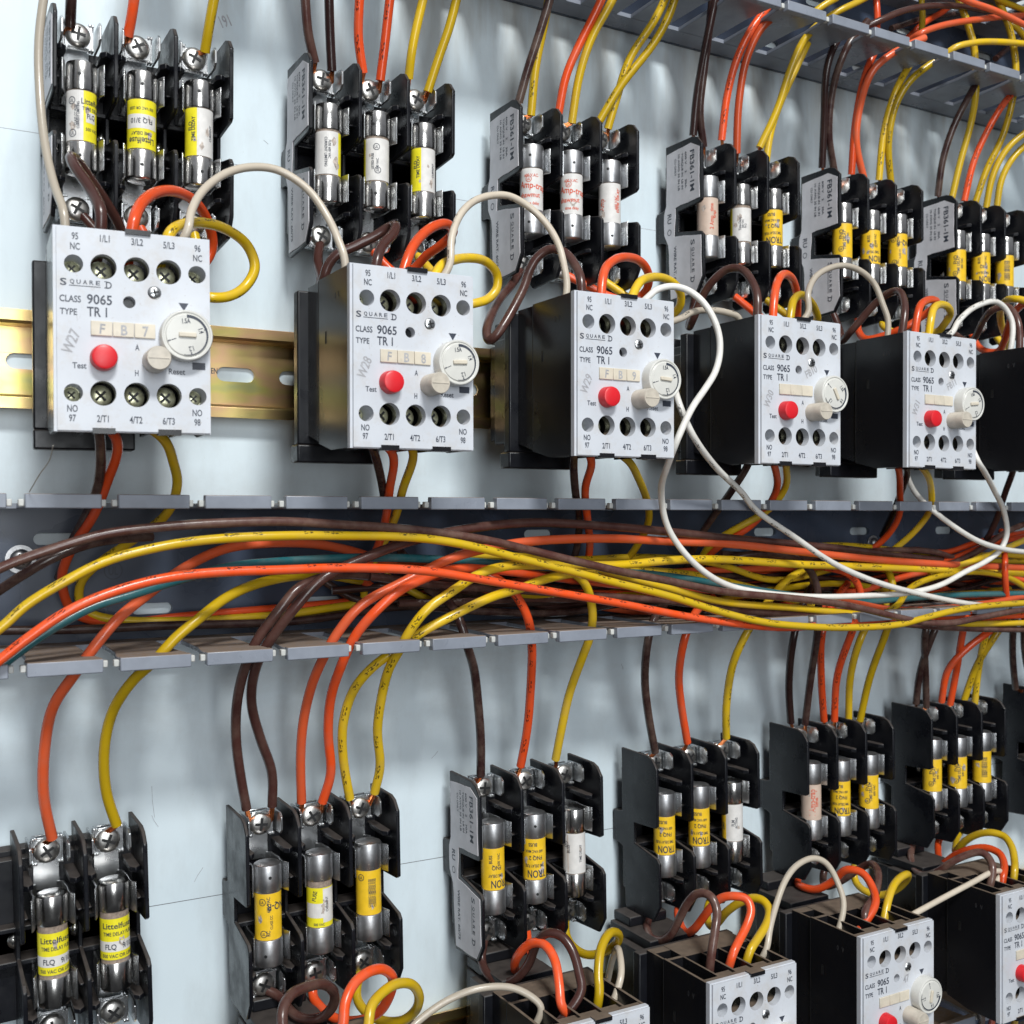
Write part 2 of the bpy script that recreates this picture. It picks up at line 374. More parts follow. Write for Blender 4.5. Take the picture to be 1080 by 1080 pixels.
for (x, y, r) in ((22, 590, 6.0), (922, 573, 5.0)):
    X, d, Z = at(x, y, 4)
    mb = MB(); mb.lathe([(r*.85, 0), (r*.85, 1.0), (r*.45, 1.1)], lambda a, b_, q: (X+a, 2.4+q, Z+b_), seg=30); panscrew(mb, X, 3.4, Z, r*.62, 2.6, 0, 1, 20)
    mb.build('mounting_screw', [M['cap_dull'], M['dark_hole']], mid)

# ------------------------------------------------------------------ DIN rails
def din(zc, x0, x1, label):
    m_ = MB(); t = 1.1
    h = [stadium(x0+20+25*i, 0, 15, 5.6) for i in range(int((x1-x0-40)/25))]
    m_.prism([(x0, -12.5), (x1, -12.5), (x1, 12.5), (x0, 12.5)], .5, 1.6, lambda p, q, a: (p, a, zc+q), holes=h)
    for s_ in (1, -1):
        prof = [(.5, 12.5), (.9, 13.3), (6.4, 13.5), (7.2, 14.2), (7.4, 17.5), (8.4, 17.5), (8.5, 13.6), (7.6, 12.5), (1.6, 12.3), (1.6, 12.2)]
        m_.prism([(a, zc+s_*b_) for a, b_ in prof], x0, x1, lambda p, q, a: (a, p, q))
    o = m_.build('mounting_rail', M['rail'], None, bevel=.25)
    if zc > 0:
        t_ = MB(); X_, d__, Z_ = at(226, 391, 1.7); put(t_, 'EN', X_, Z_, 2.3, lambda x, y: (x, 1.68, y)); t_.build('lettering', M['ink_grey'], o, flat=True)
    return tag(o, label, 'rail', 'gold mounting rails behind the relays')
din(55.2, -200, 900, 'upper gold chromate mounting rail running behind the row of white-faced relays')
din(-229, 60, 900, 'lower gold mounting rail behind the bottom row of relays, barely showing')

# ------------------------------------------------------------------ overload relays
HOLES_T = [(5.6, -11.1, 2.65), (13.9, -11.3, 3.7), (23.3, -11.3, 3.7), (32.6, -11.3, 3.7), (41, -11.3, 2.65)]
HOLES_B = [(5.3, -49, 2.65), (13.6, -48.9, 3.7), (23.1, -49, 3.7), (32.5, -48.9, 3.7), (41, -48.8, 2.65)]
def circ(x, z, r, seg=28): return [(x+r*math.cos(2*math.pi*i/seg), z+r*math.sin(2*math.pi*i/seg)) for i in range(seg)]
FX = lambda p, q, a: (p, a, q)
SIDE = lambda p, q, a: (a, p, q)
def make_relay():
    root = empty('overload_relay', P(0, 0, 0)); H = 60.4
    # body shell
    b_ = MB()
    for (a0, a1) in ((.0, 1.2), (43.8, 45.)):
        b_.prism([(64, -.4), (91.4, -.4), (91.4, -H+.2), (76, -H+.2), (64, -57.4)], a0, a1, SIDE)
    for (a0, a1) in ((.35, 1.3), (43.7, 44.65)):
        b_.prism([(52, -.9), (64, -.9), (64, -57.0), (52, -53.8)], a0, a1, SIDE)
    b_.box(1.2, 9.1, 52, 57, -53, -.9); b_.box(1.2, 9.1, 57, 66, -53, -9); b_.box(1.2, 9.1, 64.2, 66, -9, -.7)
    b_.box(9.1, 43.8, 52, 66, -53.5, -.7); b_.box(1.2, 43.8, 66, 88, -43.5, -17)
    for u in (9.1, 18.5, 28, 37.2):
        b_.box(u-.5, u+.5, 66, 88.2, -17, -.6); b_.box(u-.5, u+.5, 66, 88.2, -59.8, -43.5)
    b_.box(9.6, 36.7, 83.5, 88.2, -3, -1.7); b_.box(9.6, 36.7, 83.5, 88.2, -58.6, -57.4)
    b_.prism([(1.2, -.6), (43.8, -.6), (43.8, -59.9), (1.2, -59.9)], 88.2, 91.4, FX, holes=[circ(h[0], h[1], h[2]+(.7 if h[2] < 3 else .05)) for h in HOLES_T+HOLES_B])
    b_.box(20, 27.3, 91.4, 95.2, -1.0, .5); b_.box(10.5, 16.9, 91.4, 95.0, -60.9, -59.2); b_.box(29.2, 36, 91.4, 95.0, -60.9, -59.2)
    body = b_.build('body', M['relay_black'], root, bevel=.3)
    v = MB(); v.box(-.06, .1, 70.5, 72, -23.5, -19.3); v.box(-.06, .1, 63.7, 64.1, -57, -1); v.build('vent_slot', M['dark_hole'], body, flat=True)
    v = MB(); f3 = lambda x, y: (-.05, x, y); put(v, 'V', 83.5, -8.5, 2.2, f3); put(v, '0', 80.5, -8.5, 2.2, f3); v.build('mould_mark', M['mould'], body, flat=True)
    # mounting base with flange
    f_ = MB(); f_.box(-3.6, 48, 47.5, 52, -57, -2); f_.box(-3.6, 28, 44, 51.8, -63.4, -57); f_.box(7, 42, 20, 47.5, -52, -8); f_.box(11, 40, 8.8, 20, -50, -9)
    f_.box(11, 36, 9.2, 40, -8, -3.5); f_.box(13, 34, 9.2, 22, -3.5, 1); f_.box(12, 28, 26, 44, -62, -52)
    f_.build('mounting_base', M['black'], root, bevel=.6)
    # front plate
    p_ = MB(); c = 1.0
    p_.prism([(0, 0), (45, 0), (45, -H), (0, -H)], 91.4, 93.6, FX, holes=[circ(*h) for h in HOLES_T+HOLES_B]+[circ(21.1, -21.3, 1.8)])
    p_.prism([(.9, -.35), (44.8, -.35), (44.8, -H+.35), (.9, -H+.35)], 93.6, 94.5, FX, holes=[circ(*h) for h in HOLES_T+HOLES_B]+[circ(21.1, -21.3, 1.8)])
    for (x, z, r) in HOLES_T+HOLES_B:
        if r < 3: p_.lathe([(r+.5, 83), (r+.5, 91.3), (r+.01, 91.3), (r+.01, 83)], lambda a, b2, h, x=x, z=z: (x+a, h, z+b2), seg=24, close=False)
    plate = p_.build('front_plate', M['face'], root)
    # terminal screws in the wells
    for (x, z, r) in HOLES_T+HOLES_B:
        t = MB(); panscrew(t, x, 84.6, z, 3.45 if r > 3 else 2.45, 2.0, 0, 1, 45)
        t.box(x-2.4, x+2.4, 76, 84.6, z-2.6, z+2.6)
        t.build('terminal_screw', [M['brass'], M['dark_hole']], root)
    # lettering
    fn = lambda x, y: (x, 94.56, y); t = MB()
    for s_, x, z, h in (('95', 6, -2.9, 1.9), ('NC', 6, -5.9, 1.9), ('1/L1', 14.3, -2.9, 1.95), ('3/L2', 23.5, -3.0, 1.95), ('5/L3', 32.7, -3.1, 1.95),
                        ('96', 41.2, -3.2, 1.9), ('NC', 41.2, -6.2, 1.9), ('NO', 5, -53.6, 1.9), ('97', 5, -56.4, 1.9), ('2/T1', 13.4, -56.4, 1.95),
                        ('4/T2', 22.8, -56.5, 1.95), ('6/T3', 32.3, -56.6, 1.95), ('NO', 40.8, -53.8, 1.9), ('98', 40.8, -56.7, 1.9),
                        ('A', 23.3, -34.7, 1.7), ('H', 23.1, -42.4, 1.7)):
        put(t, s_, x, z, h*1.08, fn, xs=.68)
    logo(t, 1.8, -17.6, 2.1, fn)
    put(t, 'CLASS', 4.6, -21.4, 2.0, fn, width=5.9); put(t, '9065', 12.7, -21.1, 2.9, fn, width=7.0)
    put(t, 'TYPE', 4.1, -25.2, 1.9, fn, width=4.7); put(t, 'TR 1', 12.0, -24.8, 2.9, fn, width=5.6)
    put(t, 'Test', 7.0, -40.9, 1.8, fn, width=3.9); put(t, 'Reset', 34.8, -41.4, 1.8, fn, width=4.9)
    t.add([fn(35.4, -20.4), fn(38.4, -20.4), fn(37.0, -22.8)], [(0, 1, 2)]); t.add([fn(39.4, -40.6), fn(43.3, -40.6), fn(43.3, -38.4), fn(39.4, -38.4)], [(0, 1, 2, 3)])
    t.build('lettering', M['ink'], plate, flat=True)
    q = MB(); panscrew(q, 28.4, 93.9, -17.9, 2.2, 1.1, 0, 1, 15); q.build('cover_screw', [M['tin'], M['dark_hole']], root)
    q = MB()
    for k in range(3): q.box(10.2+6.15*k, 16.2+6.15*k, 94.5, 95.1, -31.9, -27.6)
    q.build('marker_strip', M['cream'], root, bevel=.15)
    q = MB(); X = (lambda cx, cz: (lambda a, b2, h: (cx+a, h, cz+b2)))
    q.lathe([(3.9, 94.5), (3.75, 97.6), (3.5, 98.3), (2.9, 98.6), (.01, 98.5)], X(13.7, -38.5)); q.build('test_button', M['red'], root)
    q = MB(); q.lathe([(3.75, 94.5), (3.65, 102.2), (3.35, 102.8), (.01, 102.9)], X(28.4, -38.6)); q.box(25.4, 31.4, 102.85, 103.05, -38.75, -38.45, 0)
    q.build('reset_knob', M['beige_knob'], root)
    return root
def make_dial():
    q = MB(); X = lambda a, b2, h: (a, h, b2)
    q.lathe([(7.7, 0), (7.7, 4.4), (7.45, 4.9), (6.9, 4.9), (6.75, 4.6), (6.4, 4.65), (6.2, 5.0), (3, 5.15), (.01, 5.2)], X, seg=48)
    c = MB(); c.box(-2.6, 2.6, 5.1, 5.9, -.7, .7)
    t = MB(); fn = lambda x, y: (x, 5.22, y)
    pts = []
    for i in range(41):
        a = R(90-190*i/40)
        for r in (6.15, 6.15-.15-.75*(1-i/40)): pts.append((r*math.cos(a), 5.16, r*math.sin(a)))
    t.add(pts, [(2*i, 2*i+1, 2*i+3, 2*i+2) for i in range(40)])
    for s_, a in (('1.5A', 95), ('1.4', 20), ('1.2', -75), ('1', -160)):
        put(t, s_, 4.3*math.cos(R(a)), 4.3*math.sin(R(a)), 1.5, fn, rot=a-90)
    for a in (90, 20, -78, -160):
        c_, s_ = math.cos(R(a)), math.sin(R(a)); t.add([(5.2*c_-.15*s_, 5.2, 5.2*s_+.15*c_), (5.2*c_+.15*s_, 5.2, 5.2*s_-.15*c_), (6.2*c_+.15*s_, 5.2, 6.2*s_-.15*c_), (6.2*c_-.15*s_, 5.2, 6.2*s_+.15*c_)], [(0, 1, 2, 3)])
    return q, c, t
relay0 = make_relay()
RELAYS = [  # X, Z, d offset, roll, dial rotation, marker text, pencil number, pencil angle, label
 (48.3, 85.0, -7.5, -.008, 0, 'FB7', 'W27', 'leftmost upper overload relay, white face marked W27, nearest the camera'),
 (131.7, 82.4, 0, -.003, 3, 'FB8', 'W28', 'second upper overload relay, pencilled W28, its black side reflecting the gold rail'),
 (218.6, 82.15, 0, 0, -4, 'FB9', 'W29', 'third upper overload relay, pencilled W29, with a long white wire looping from its top'),
 (306.9, 81.3, 0, 0, -62, '', 'W30', 'fourth upper overload relay, pencilled FB10 above its turned-down dial'),
 (393.6, 81.7, 0, .006, 6, '', 'W31', 'fifth upper overload relay, pencilled FB11, farthest right with its whole face in view'),
 (480.5, 82, 0, 0, 0, '', '', 'sixth upper overload relay, only its black side showing at the right edge'),
 (108, -184, 0, 0, 0, '', '', 'lower relay under the second lower fuse block, only its dusty rear top showing'),
 (207, -185.5, 0, 0, 0, '', '', 'lower relay with dusty top under the nameplated lower fuse block, cut off by the bottom'),
 (281.6, -183.7, 0, 0, 0, '', '', 'lower relay left of the one pencilled 47, white face half in view'),
 (364.4, -181.2, 0, 0, -100, '', '47', 'lower overload relay pencilled 47, its red button at the bottom edge'),
 (456, -178.6, 0, 0, 0, '', '', 'lower overload relay cut off by the right edge in the bottom corner'),
]
dq, dc, dt = make_dial()
dial_me = None
ROOTS = [relay0]+[copy_tree(relay0) for _ in RELAYS[1:]]
for i, (X, Z, dd, roll, dr, mk, pn, lab) in enumerate(RELAYS):
    o = ROOTS[i]
    o.location = P(X, dd, Z); o.rotation_euler = (0, roll, R(-3.5) if i == 0 else 0)
    tag(o, lab, 'relay', 'white-faced overload relays')
    if dial_me is None:
        dial = dq.build('dial', M['dialw'], o, bevel=.1); sl = dc.build('dial_slot', M['cream'], dial, bevel=.25); dl = dt.build('dial_scale', M['ink'], dial, flat=True); dial_me = (dial, sl, dl)
    else:
        dial = dial_me[0].copy(); col.objects.link(dial); dial.parent = o
        for q in dial_me[1:]: c = q.copy(); col.objects.link(c); c.parent = dial
    dial.location = P(37.2, 94.3, -30.8); dial.rotation_euler = (0, R(-dr), 0)
    t = MB(); fn = lambda x, y: (x, 94.57, y)
    if mk:
        f2 = lambda x, y: (x, 95.16, y)
        for k, ch in enumerate(mk): put(t, ch, 13.4+6.15*k, -29.8, 3.1, f2, xs=.85, rot=-5+4*k, m=0)
    if pn: put(t, pn, 4.6 if pn != '47' else 27, -34 if pn != '47' else -22.5, 3.2, fn, rot=68 if pn != '47' else 8, xs=.8, skew=.1)
    if i == 3: put(t, 'FB10', 28, -21.5, 3.2, fn, rot=28, xs=.8)
    if i == 4: put(t, 'FB11', 28, -22, 3.2, fn, rot=30, xs=.8)
    if t.v: t.build('handwriting', M['pencil'], o, flat=True)

# ------------------------------------------------------------------ fuse blocks
PITCH_F = 20.15
WALL = [(8.5, 37.2), (28.5, 36.9), (32, 35.6), (35.3, 31.8), (35.3, 6.2), (33.6, 5.2), (18, 4.2), (18, -5.2), (34.5, -8.2), (36.4, -10.2), (36.4, -29.5), (31.8, -36.6), (12, -38), (10, -36), (9.5, -9.5), (5.6, -8), (3, -8), (3, 7), (5.6, 7), (9, 8)]
def wavy(pts, amp, rnd):
    out = []
    for i, p in enumerate(pts):
        q = pts[(i+1) % len(pts)]; L = math.hypot(q[0]-p[0], q[1]-p[1]); k = max(1, int(L/4))
        for j in range(k):
            out.append((p[0]+(q[0]-p[0])*j/k+rnd.uniform(-amp, amp), p[1]+(q[1]-p[1])*j/k+rnd.uniform(-amp, amp)))
    return out
def make_block(plate, poles=(-1, 0, 1)):
    root = empty('fuse_block', P(0, 0, 0)); hw = 1.5*PITCH_F
    b_ = MB(); b_.box(-hw+11, hw-.5, 1, 8, -30, 30); b_.box(-hw-.1, hw, 1, 8, -7.8, 6.8); b_.box(-hw, hw, 8, 13, 4.5, 28); b_.box(-hw, hw, 8, 13, -28, -6)
    b_.box(-hw, hw, 12, 18, -7.6, -5.6); b_.box(-hw, hw, 12, 18, 4.2, 6.0)
    b_.build('base', M['black'], root, bevel=.4)
    for k in range(0 if -1 in poles else 1, 4):
        x = -hw+k*PITCH_F; x0, x1 = x-.75, x+.75
        if k == 0: x0 = x-.2; x1 = x+1.2
        if k == 3: x0 = x-1.2; x1 = x+.3
        w_ = MB(); w_.prism(WALL, x0, x1, SIDE)
        for s_, e_ in ((-1, x0), (1, x1)):
            if (k == 0 and s_ < 0) or (k == 1 and s_ < 0 and -1 not in poles) or (k == 3 and s_ > 0): continue
            L = 3.6
            xa, xb = sorted((e_, e_+s_*L))
            w_.prism([(12, xa), (29, xa), (31, (xa+xb)/2), (29, xb), (12, xb)], 21.3, 23.3, lambda p, q, a: (q, p, a))
            w_.prism([(12, xa), (29, xa), (31, (xa+xb)/2), (29, xb), (12, xb)], -23.6, -21.8, lambda p, q, a: (q, p, a))
            xa, xb = sorted((e_, e_+s_*1.6))
            w_.box(xa, xb, 12, 30, 11.5, 12.3); w_.box(xa, xb, 12, 30, -14.3, -13.5)
        w_.build('barrier_wall', M['black'], root, bevel=.35)
    for k in range(2):
        q = MB(); panscrew(q, -hw+PITCH_F*(k+1), 10, -1, 3.0, 1.8, 0, 1, 30); q.build('mounting_screw', [M['steel'], M['dark_hole']], root)
    for k in poles:
        x = k*PITCH_F
        for s_ in (1, -1):
            zc = 31.2 if s_ > 0 else -30.0
            t = MB(); t.box(x-4.3, x+4.3, 13, 14, min(s_*16, zc+s_*4), max(s_*16, zc+s_*4))
            t.box(x-5.2, x+5.2, 16.8, 18.4, zc-4.2, zc+4.2); t.box(x-4.6, x+4.6, 18.8, 19.6, zc-4.0, zc+4.0)
            for xx in (-5.1, 4.2, -4.3, 3.2):
                for zz in (-4.8, 3.9): t.box(x+xx, x+xx+.9, 17, 20.2, zc+zz, zc+zz+.9)
            for xx in (-6.6, 5.9):
                t.prism([(14, zc-3.8), (24, zc-3.8), (26, zc-2.2), (26, zc+2.6), (24, zc+4.2), (14, zc+4.2)], x+xx, x+xx+.8, SIDE)
            tm = t.build('terminal', M['tin'], root, bevel=.15)
            q = MB(); panscrew(q, x-.3, 19.6, zc, 4.3, 2.1, 0, 1, 10+37*k+(20 if s_ > 0 else 0)); q.build('screw', [M['screw'], M['dark_hole']], tm)
            c = MB(); z0, z1 = sorted((s_*7.6, s_*18.2))
            for sx in (1, -1):
                pr = [(3.2, 14), (5.0, 15), (5.6, 22), (5.35, 27), (5.7, 29), (6.7, 31.4), (7.1, 31.2), (6.3, 28.6), (6.1, 27), (6.3, 21), (5.6, 14.4), (3.2, 13.2)]
                c.prism([(x+sx*a, b2) for a, b2 in pr], z0, z1, lambda p, q, a: (p, q, a))
            c.build('fuse_clip', M['tin'], root, bevel=.1)
    if plate:
        rnd = random.Random(5)
        out = [(9.6, 33), (27.5, 34.0), (33.6, 31), (33.9, 7.6), (16.2, 6.6), (15.2, -7), (35, -9.9), (35.2, -29), (31, -35.6), (12.6, -36.4), (10.6, -10), (7.6, -5), (7.4, 5), (9.4, 9)]
        np_ = MB(); np_.prism(wavy(out, .22, rnd), -hw-.45, -hw-.22, SIDE)
        pl = np_.build('nameplate', M['nameplate'], root)
        t = MB(); f2 = lambda x, y: (-hw-.5, y, -x)          # reads downwards, tops of the letters to the front
        put(t, 'FB361-1M', -21.0, 28.9, 3.1, f2, width=19, anchor='c')
        for k, s_ in enumerate(('600 V    2    30A', 'TORQUE IN  LB IN', '10 AWG 35 IN LB', 'CU ONLY')):
            put(t, s_, -22.5+(-3 if k == 3 else 0), 24.2-2.6*k, 1.35, f2, width=17 if k < 3 else 8)
        put(t, 'RU', -2.2, 11.8, 3.0, f2, width=4.6)
        t.lathe([(1.5, 0), (1.15, 0)], lambda a, b2, h: (-hw-.5, 11.6+b2, -(4.2+a)), seg=16, close=False)
        logo(t, 11, 27.6, 2.9, f2)
        put(t, 'WIRE RAT. 60/75', 22, 16, 1.9, f2, width=21)
        t.build('lettering', M['ink'], pl, flat=True)
    return root
blkA = make_block(True); blkB = make_block(False); blkC = make_block(False, (0, 1))
usedA = usedB = False
ORD = ['first', 'second', 'third', 'fourth', 'fifth', 'sixth', 'seventh']
BLOCKS = [  # name, X of middle pole, Z centre, roll, nameplate, label
 ('B0', 79.2, 137.4, .004, True, 'first upper fuse block, at the top left corner behind the leftmost relay'),
 ('B1', 168.8, 139.0, .004, True, 'second upper fuse block, nameplated, holding two white fuses and one part yellow'),
 ('B2', 260.0, 138.1, .0, True, 'third upper fuse block, nameplated, holding three white fuses printed in red'),
 ('B3', 356.0, 139.0, -.004, True, 'fourth upper fuse block, nameplated, holding one beige, one white and one amber fuse'),
 ('B4', 443.4, 138.1, 0, True, 'fifth upper fuse block, nameplated, with three yellow fuses above the cream loop'),
 ('B5', 529.8, 136.5, 0, True, 'sixth upper fuse block, nameplated, at the right edge of the upper row'),
 ('L0', 50.3, -147.2, -.03, False, 'leftmost lower fuse block, cut off by the left edge'),
 ('L1', 145.4, -147.8, -.02, False, 'second lower fuse block, bare grey side, one fuse with a torn yellow label'),
 ('L2', 241.2, -145.6, -.02, True, 'third lower fuse block, the only lower one with a silver nameplate'),
 ('L3', 330.5, -144.9, -.018, False, 'fourth lower fuse block, bare black side, above the three joined wire loops'),
 ('L4', 421.6, -141.8, -.012, False, 'fifth lower fuse block, bare black side, with a beige fuse printed in red'),
 ('L5', 509.9, -139.2, -.006, False, 'sixth lower fuse block, bare black side, holding three yellow fuses at the right'),
 ('L6', 603.5, -136, 0, False, 'lower fuse block at the right edge, only its black side wall in view'),
]
BPOS = {}
for (nm, X, Z, roll, pl, lab) in BLOCKS:
    if nm == 'L0': o = blkC
    elif pl: o = copy_tree(blkA) if usedA else blkA; usedA = True
    else: o = copy_tree(blkB) if usedB else blkB; usedB = True
    o.location = P(X, 0, Z); o.rotation_euler = (0, roll, 0)
    tag(o, lab, 'fuse block', 'black three-pole fuse blocks'); BPOS[nm] = (X, Z, roll)
def bpt(nm, x, d, z):                        # point in a block's own frame -> (X, d, Z)
    X, Z, r = BPOS[nm]; c, s_ = math.cos(r), math.sin(r)
    return (X+x*c+z*s_, d, Z-x*s_+z*c)
def term(nm, pole, side=1, dx=0): return bpt(nm, pole*PITCH_F+dx, 18.5, side*31.5)

# ------------------------------------------------------------------ cartridge fuses
CYL = lambda a, b2, h: (a, b2, h)
def patch(mb, t0, t1, z0, z1, r, m=0):
    k = max(1, int((t1-t0)/8)); vs = []
    for i in range(k+1):
        t = R(t0+(t1-t0)*i/k)
        for z in (z0, z1): vs.append((r*math.sin(t), r*math.cos(t), z))
    mb.add(vs, [(2*i, 2*i+1, 2*i+3, 2*i+2) for i in range(k)], m)
def wrap(r, th, zc, rot=0):
    c, s_ = math.cos(R(rot)), math.sin(R(rot))
    def f(x, y):
        X = x*c-y*s_; Y = x*s_+y*c; a = R(th)+X/r
        return (r*math.sin(a), r*math.cos(a), zc+Y)
    return f
cap_me = {}
def fuse(blk, pole, kind, label, dull=False, seed=0, dim=True, dz=0):
    X, d, Z = bpt(blk, pole*PITCH_F, 27, dz); rnd = random.Random(seed*7+3)
    root = empty('cartridge_fuse', P(X, d, Z), BPOS[blk][2])
    view = -math.degrees(math.atan2(X, CAM_D-27))     # how the fuse happens to be turned in its clip
    tag(root, label, 'fuse', 'cartridge fuses in their clips')
    t = MB(); t.lathe([(4.75, -12), (4.75, 12)], CYL, seg=36); t.build('tube', M['fibre'], root)
    mk = M['cap_dull' if dull else 'cap']
    for s_ in (1, -1):
        c = MB(); c.lathe([(5.0, 8.9*s_), (5.2, 9.3*s_), (5.2, 18.1*s_), (4.95, 18.8*s_), (4.3, 19.15*s_), (.01, 19.2*s_)], CYL, seg=40)
        cp = c.build('end_cap', mk, root)
        if dim:
            q = MB(); th = view+rnd.uniform(-14, 14); a = R(th); zz = s_*14+rnd.uniform(-.8, .8)
            q.lathe([(.62, 0), (.01, 0.01)], lambda x, y, h: wrap(5.225, th, zz)(x, y), seg=12, close=False)
            q.build('dimple', M['dark_hole'], cp, flat=True)
    lb = MB(); tx = MB(); mats = [M['paperw'], M['yellow_l'], M['amber_l'], M['beige'], M['torn'], M['ink'], M['red_ink']]
    W, Y, A, BE, TO, IK, RD = range(7); r = 4.92; rt = 5.0
    def T(s, th, z, h, rot=0, m=IK, width=None, xs=.85): put(tx, s, 0, 0, h, wrap(rt, view+th, z, rot), m=m, width=width, xs=xs)
    def ul(th, z, m=IK):
        f = wrap(rt, view+th, z); tx.lathe([(1.35, 0), (1.1, 0)], lambda a, b2, h: f(a, b2), seg=18, m=m, close=False); T('UL', th, z, 1.1, m=m)
    if kind == 'half_wy':      # white left, yellow right with text
        patch(lb, view-100, view+8, -8.6, 8.6, r, W); patch(lb, view+8, view+260, -8.6, 8.6, r, Y)
        T('Littelfuse', 48, 5, 2.0); T('TIME DELAY', 48, 2.5, 1.2); T('FLQ', 40, 0, 1.6); T('500 VAC', 44, -4.5, 1.1)
        T('CURRENT LIMITING', -12, 0, .9, 90); T('CLASS CC FUSE', -22, 0, .9, 90); ul(-34, -6.2); ul(-38, 5)
        patch(lb, view+18, view+60, -2.2, 1.4, r+.03, W)
    elif kind == 'flip_y':     # upside-down, yellow / white / yellow bands
        patch(lb, view-180, view+180, -8.6, 8.6, r, Y); patch(lb, view-70, view+70, -1.6, 3.4, r+.03, W)
        T('Littelfuse', 0, -6, 2.2, 180); T('TIME DELAY', 0, -3.4, 1.2, 180); T('FLQ 3/10', 0, 1, 1.8, 180); T('500 VAC OR LESS', 0, 5.4, 1.0, 180)
    elif kind == 'half_yw':
        patch(lb, view-180, view-8, -8.6, 8.6, r, Y); patch(lb, view-8, view+180, -8.6, 8.6, r, W)
        T('TIME DELAY', -24, 1, 1.4, 90); T('FLQ', -38, 2, 1.6, 90); T('CURRENT', 52, 0, 1.1, 90)
    elif kind == 'white_r':
        patch(lb, view-180, view+52, -8.4, 8, r, W); patch(lb, view+52, view+180, -8.4, 8, r, Y)
        T('CURRENT LIMITING', -8, 0, 1.1, -90); T('FUSE 600 VAC', 8, 1, 1.0, -90)
    elif kind == 'white_l':
        patch(lb, view-58, view+180, -8.4, 8, r, W); patch(lb, view-180, view-58, -8.4, 8, r, Y)
        ul(0, 4.6); T('LISTED FUSE', -18, -1, 1.0, 90); T('500 VAC', 4, -2, 1.0, 90); ul(6, -4.5)
    elif kind == 'amp':
        patch(lb, view-180, view+180, -8.8, 8.6, r, W)
        T('Amp-trap', 10, 1.4, 2.8, m=RD, rot=-6); T('shawmut', -8, -2.6, 2.2, m=RD); T('600 V.AC.', 0, 5.6, 1.3, m=RD); T('time delay', 4, -6.2, 1.3, m=RD); ul(-14, 4.0, RD)
    elif kind == 'amp2':
        patch(lb, view-180, view+180, -8.8, 8.6, r, W)
        T('Amp', -44, -1, 2.4, m=RD, rot=90); T('time delay', 44, 1, 2.2, m=RD, rot=90); T('600 VAC', 34, 0, 1.4, m=RD, rot=90)
    elif kind == 'beige':
        patch(lb, view-180, view+180, -8.8, 8.6, r, BE)
        T('2 Amp', 22, -3, 2.0, m=RD, rot=90); T('time', 22, 4, 1.8, m=RD, rot=90); T('trap', 38, 1, 1.8, m=RD, rot=90)
    elif kind == 'beige_b':
        patch(lb, view-180, view+180, -8.8, 8.6, r, BE)
        T('1 Amp-trap', 6, 0, 3.0, m=RD, rot=90, width=13); T('time', 30, 0, 2.2, m=RD, rot=90)
    elif kind == 'white_n':
        patch(lb, view-50, view+180, -8.2, 7.6, r, W); patch(lb, view-180, view-50, -8.2, 7.6, r, Y)
        T('Time-Delay', -4, 0, 1.2, 90); T('500 VAC', 12, 0, 1.0, 90); T('FLQ', 26, -1, 1.0, 90)
    elif kind == 'lit':
        patch(lb, view-180, view+180, -7.6, 6.6, r, Y); patch(lb, view-180, view+180, -4.8, -1.2, r+.03, W)
        T('Littelfuse', 14, 4.2, 2.0, width=11); T('TIME DELAY FUSE', 16, 1.4, 1.3, width=11); T('FLQ   9/10', 18, -3, 1.9, width=10); T('500 VAC OR LESS', 12, -6.2, 1.2, width=11.5)
    elif kind == 'tron':
        patch(lb, view-180, view+180, -8.6, 8.6, r, A)
        T('TRON', 14, -6.2, 3.2, 180, width=8.4); T('TIME DELAY FUSE', 4, -2.7, 1.3, 180, width=9); T('FNQ 2', 8, .6, 1.8, 180); T('600 VAC MAX', 0, 3.4, 1.2, 180, width=8); T('BUSS', -6, 6.2, 1.5, 180)
    elif kind == 'tron_r':
        patch(lb, view-180, view+180, -8.6, 8.6, r, A)
        T('TRON', 40, -6.2, 3.2, 180, width=8.4); T('TIME DELAY', 18, -2.7, 1.3, 180, width=7); T('FNQ', 20, .6, 1.8, 180); T('BUSS', -10, 4.2, 1.4, 90); T('600 VAC', 30, 4, 1.2, 90)
    elif kind == 'amber_s':
        patch(lb, view-180, view+180, -8.6, 8.6, r, A)
        ul(-24, 5.6); T('600 VAC', 2, 4.6, 1.3, 90); T('FNQ-R', 46, 3.6, 2.6, 180); T('RC', 0, -6.0, 1.4, 90); ul(-20, -6.2); T('CLASS CC', 14, -2, 1.0, 90)
    elif kind == 'torn_yw':
        patch(lb, view-180, view+180, -8.6, 6.4, r, Y); patch(lb, view+16, view+100, -6.8, 6.0, r+.03, W); patch(lb, view-70, view+20, -5, .5, r+.03, W)
        T('FUSE', -22, 3.4, 1.6, 80); T('CURRENT', 34, 0, 1.1, 90); T('500 VAC', -2, -7.4, 1.0)
    elif kind == 'lines':
        patch(lb, view-180, view+180, -8.6, 8.6, r, A)
        for k in range(4): T('CURRENT LIMITING FUSE', 4+9*k, 0, .8, 90, width=11)
        ul(-34, 6)
    elif kind == 'worn':
        patch(lb, view-180, view+180, -8.6, 8.4, r, A)
        T('FNQ', -6, 3, 2.0, 90); T('TIME DELAY', 12, 0, 1.5, 90); ul(-6, -4.5); T('600 VAC', 34, 1, 1.3, 90)
    elif kind == 'white_p':
        patch(lb, view-180, view+180, -8.6, 8.6, r, W)
        T('BUSS', -30, 2, 1.4, 90); T('TIME DELAY', 34, 0, 1.2, 90); patch(lb, view-34, view-30, -8, 8, r+.04, BE); ul(-44, 4)
    elif kind == 'white_y':
